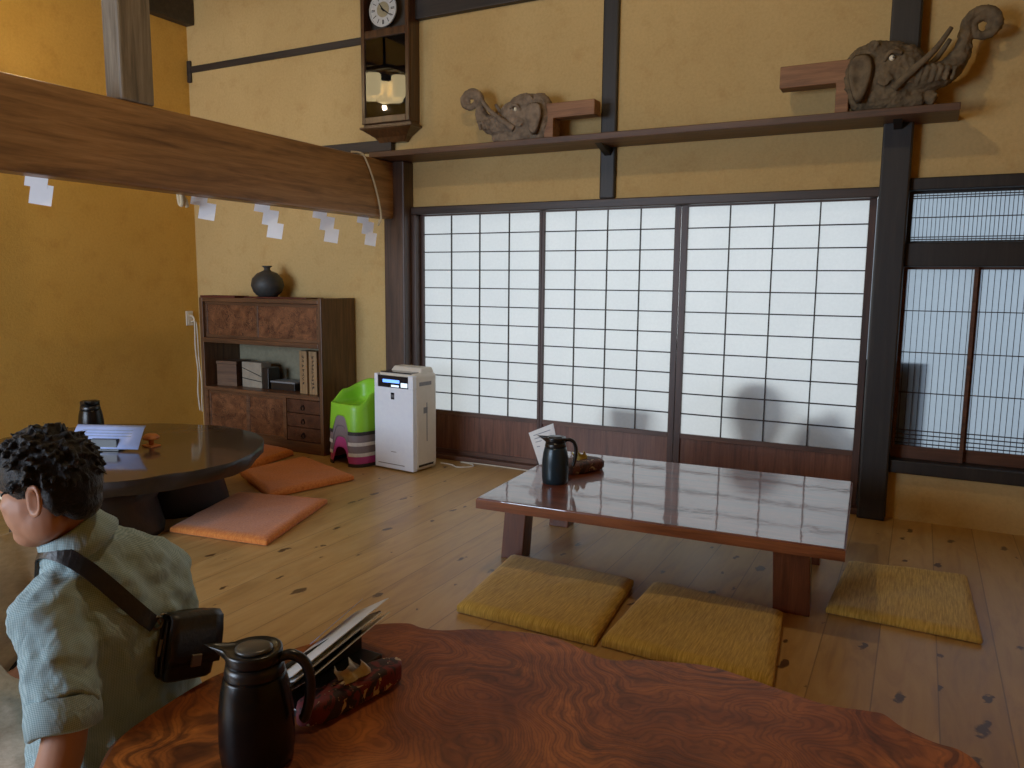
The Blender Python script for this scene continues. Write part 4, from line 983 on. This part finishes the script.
BM = Matrix.Translation((.062, .0, .0)) @ Matrix.Rotation(R(-13), 4, 'X') @ Matrix.Rotation(R(-10), 4, 'Z')
m = MB(); m.loft([(BM @ Vector((0, 0, z)), BM.to_3x3() @ Vector((a_, 0, 0)), BM.to_3x3() @ Vector((0, b_, 0))) for z, a_, b_ in ((-.005,.030,.052),(.002,.036,.057),(.05,.040,.060),(.10,.037,.059),(.128,.030,.056),(.136,.022,.050))], 36, 6)
obj('bag_body', m, M['leather'], bag, smooth=True)
m = MB(); prof = [(-.012,.136),(.02,.141),(.037,.132),(.044,.10),(.047,.055),(.044,.03)]
V = [[m.bm.verts.new(BM @ Vector((x, y, z))) for x, z in prof] for y in [(-.061+.122*i/6) for i in range(7)]]
for i in range(6):
    for k in range(5): m.face([V[i][k], V[i+1][k], V[i+1][k+1], V[i][k+1]])
fl = obj('flap', m, M['leather'], bag, smooth=True); s = fl.modifiers.new('s', 'SOLIDIFY'); s.thickness = .004
m = MB().box(.046, .052, -.012, .012, .028, .055, BM); obj('clasp', m, M['chrome'], fl, bevel=.002)
for k in (-.022, .0, .020): obj('gusset_fold', MB().tube([BM @ Vector((k, -.061, .01)), BM @ Vector((k*1.1, -.0635, .06)), BM @ Vector((k*.8, -.059, .125))], .0045, 8), M['leather'], bag, smooth=True)
obj('zip_pull', MB().tube([BM @ Vector((.010, -.065, .085)), BM @ Vector((.011, -.067, .05))], .003, 6), M['chrome'], bag)
pe = st[-1][0]-BL; pq = BM @ Vector((-.005, -.054, .128))
lk = MB(); 
for c_, r_ in ((pe*.75+pq*.25, .014), (pe*.25+pq*.75, .012)):
    lk.tube([c_+Vector((.2*math.cos(2*PI*i/14), math.cos(2*PI*i/14)*.8, math.sin(2*PI*i/14)))*r_ for i in range(15)], .0028, 8)
obj('strap_hook', lk, M['chrome'], bag, smooth=True)

# second person, only just inside the left edge of the picture

root = Vector((.86, -3.46, 0))
p2 = thing('person', 'person in a cream top mostly cut off by the left picture edge', 'person', root)
m = MB(); hc2 = Vector((.84, -3.50, .70)); f2 = Vector((.8, -.35, -.2))
mt = head_mesh(m, hc2, f2, 1.0)
m.tube([(.85,-3.47,.52),(.845,-3.485,.60),(.84,-3.50,.69)], [.06,.052,.055], 14)
m.loft([((.86,-3.46,z), (.06*(b_/.1)*.3, a_, 0), (b_, -.3*b_*.3, 0)) for z, a_, b_ in ((.05,.16,.12),(.2,.145,.10),(.35,.155,.105),(.46,.15,.09),(.53,.07,.05))], 22, 2.3)
for sgn, S_, E_, W2 in ((1, (.94,-3.60,.455), (1.07,-3.66,.27), (1.05,-3.56,.20)), (-1, (.90,-3.31,.46), (1.02,-3.27,.28), (1.03,-3.40,.20))):
    S_, E_, W2 = Vector(S_), Vector(E_), Vector(W2)
    limb(m, [S_*.7+Vector((.86,-3.46,.46))*.3, S_, (S_+E_)/2, E_, E_*.5+W2*.5, W2], [.05,.054,.046,.04,.04,.026]); hand(m, W2, (.2,.5*sgn,-.3), (.2,0,1), sgn, .3)
for y, ky in ((-3.54,-3.60),(-3.38,-3.30)): limb(m, [(.88,y,.11),(1.0,(y+ky)/2,.14),(1.03,ky,.13),(1.0,(y+ky)/2+.02,.07),(.98,y+.03,.055)], [.085,.075,.056,.05,.038])
b2 = obj('body', bake(m), M['skin_tan'], p2); remesh(b2, .0065, 4)
for s in (-1, 1):
    e = MB(); bmesh.ops.create_uvsphere(e.bm, u_segments=14, v_segments=10, radius=.011, matrix=mt @ Matrix.Translation((.069, s*.033, .003))); eo = obj('eye', bake(e), M['eye'], b2, smooth=True)
    e = MB(); bmesh.ops.create_uvsphere(e.bm, u_segments=12, v_segments=8, radius=.006, matrix=mt @ Matrix.Translation((.076, s*.033, .002))); obj('iris', bake(e), M['pupil'], eo, smooth=True)
h = MB(); bmesh.ops.create_uvsphere(h.bm, u_segments=16, v_segments=12, radius=1, matrix=mt @ Matrix.Translation((-.03,0,.02)) @ Matrix.Diagonal((.09,.084,.085,1)))
hr = obj('hair', bake(h), M['hair'], b2); remesh(hr, .006, 1, [('hair_u', .012, .006, 2)])
h = MB(); h.rings([[mt @ Vector((-.015+r_*1.12*math.cos(2*PI*i/24), r_*math.sin(2*PI*i/24), z)) for i in range(24)] for r_, z in ((.092,.05),(.093,.075),(.085,.11),(.06,.135),(.02,.146))])
cp = obj('cap', bake(h), M['sheet'], p2, smooth=True)
h = MB(); h.hexa([mt @ Vector(p) for p in ((.06,-.07,.052),(.15,-.045,.04),(.165,0,.042),(.15,.045,.04),(.06,.07,.052))], [mt @ Vector(p) for p in ((.06,-.07,.058),(.15,-.045,.046),(.165,0,.048),(.15,.045,.046),(.06,.07,.058))]); obj('brim', bake(h), M['sheet'], cp)
m = MB(); m.loft([((.86,-3.46,z), (0, a_, 0), (b_, 0, 0)) for z, a_, b_ in ((.06,.185,.145),(.2,.17,.125),(.35,.178,.125),(.47,.17,.11),(.545,.085,.07))], 26, 2.3)
for S_, E_ in (((.94,-3.60,.458),(1.04,-3.64,.34)), ((.90,-3.31,.462),(1.03,-3.28,.34))): limb(m, [Vector(S_)*.6+Vector((.86,-3.46,.46))*.4, S_, E_], [.065,.074,.070], 18)
s2 = obj('top', bake(m), M['cream_cloth'], p2); remesh(s2, .009, 4, [('fold_c', .08, .02, 1)])
m = MB(); m.loft([((.88,-3.46,.01),(0,.18,0),(.14,0,0)),((.88,-3.46,.10),(0,.18,0),(.14,0,0)),((.87,-3.46,.17),(0,.16,0),(.12,0,0))], 22, 2.4)
for y, ky in ((-3.54,-3.60),(-3.38,-3.30)): limb(m, [(.88,y,.11),(1.0,(y+ky)/2,.14),(1.03,ky,.13),(1.0,(y+ky)/2+.02,.075),(.99,y+.03,.065)], [.10,.092,.075,.07,.06])
s2 = obj('trousers', bake(m), M['black_cloth'], p2); remesh(s2, .01, 3)

p2.location = p2.location+Vector((.03,-.03,0))

# ------------------------------------------------------------------ lamps
CHL = Vector((-1.42, -1.75, 2.93))
t = thing('pendant_lamp', 'amber glass lamp cluster hung above the dark table, mirrored in the clock', 'lamp', CHL)
obj('rod', MB().tube([(0,0,.28),(0,0,ZC-CHL.z)], .012, 10), M['iron'], t)
fr = MB().box(-.24,.24,-.02,.02,.25,.28).box(-.02,.02,-.24,.24,.25,.28)
for a in range(4):
    mt_ = Matrix.Rotation(a*PI/2, 4, 'Z'); fr.box(-.24,.24,-.25,-.235,.20,.235, mt_)
obj('wood_frame', fr, M['clock_wood'], t)
for x, y in ((0,0),(.17,.0),(-.17,0),(0,.17),(0,-.17)):
    z = -.04 if x == 0 and y == 0 else 0
    obj('glass_shade', MB().lathe([(.03,.20+z),(.07,.19+z),(.075,.10+z),(.072,.03+z),(.05,.01+z),(.001,.0+z)], x, y, 20), M['shade'], t, smooth=True)
def light(typ, loc, en, col, size=.1, rot=None, sy=None, nm='lamp_light'):
    d = bpy.data.lights.new(nm, typ); d.energy = en; d.color = col
    if typ == 'AREA':
        d.size = size
        if sy: d.shape = 'RECTANGLE'; d.size_y = sy
    elif typ == 'POINT': d.shadow_soft_size = size
    o = bpy.data.objects.new(nm, d); C.objects.link(o); o.location = loc
    if rot: o.rotation_euler = rot
    return o
WARM = (1.0, .76, .46)
light('POINT', CHL+Vector((0,0,-.075)), 7, WARM, .022)
light('POINT', (1.84, -2.55, 3.38), 37, WARM, .06)
light('POINT', (1.2, -4.6, 3.0), 2.5, WARM, .15)
# daylight
DAY = (.86, .94, .98)
light('AREA', (1.45, 4.0, 1.5), 140, DAY, 2.6, (R(-90), 0, 0), 1.6, 'veranda_daylight')
light('AREA', (4.3, 2.6, 1.3), 14, (.66,.80,1.0), .9, (R(-90), 0, R(8)), 1.2, 'veranda_daylight')
light('AREA', (-.75, YF-.35, 1.45), 180, (.66,.80,1.0), 2.6, (R(90), 0, 0), 1.8, 'window_daylight')

wd = bpy.data.worlds.new('World'); bpy.context.scene.world = wd; wd.use_nodes = True
bg = wd.node_tree.nodes['Background']; bg.inputs[0].default_value = (.7,.82,1,1); bg.inputs[1].default_value = .35

# ------------------------------------------------------------------ camera
cam = bpy.data.cameras.new('Camera'); co_ = bpy.data.objects.new('Camera', cam); C.objects.link(co_)
cam.sensor_width = 36; cam.lens = 774.73/1024*36; cam.clip_start = .02
r_, u_, f_ = Vector((.8849,.4656,.0092)), Vector((-.0690,.1116,.9913)), Vector((-.4605,.8779,-.1310))
f_ = -f_.normalized(); r_ = (r_-f_*r_.dot(f_)).normalized(); u_ = f_.cross(r_)
co_.matrix_world = Matrix(((r_.x,u_.x,f_.x,3.146),(r_.y,u_.y,f_.y,-4.581),(r_.z,u_.z,f_.z,1.257),(0,0,0,1)))
bpy.context.scene.camera = co_
bpy.context.scene.view_settings.view_transform = 'Standard'
bpy.context.scene.view_settings.exposure = 0
bpy.context.scene.view_settings.gamma = 1.12
bpy.context.scene.cycles.use_denoising = True
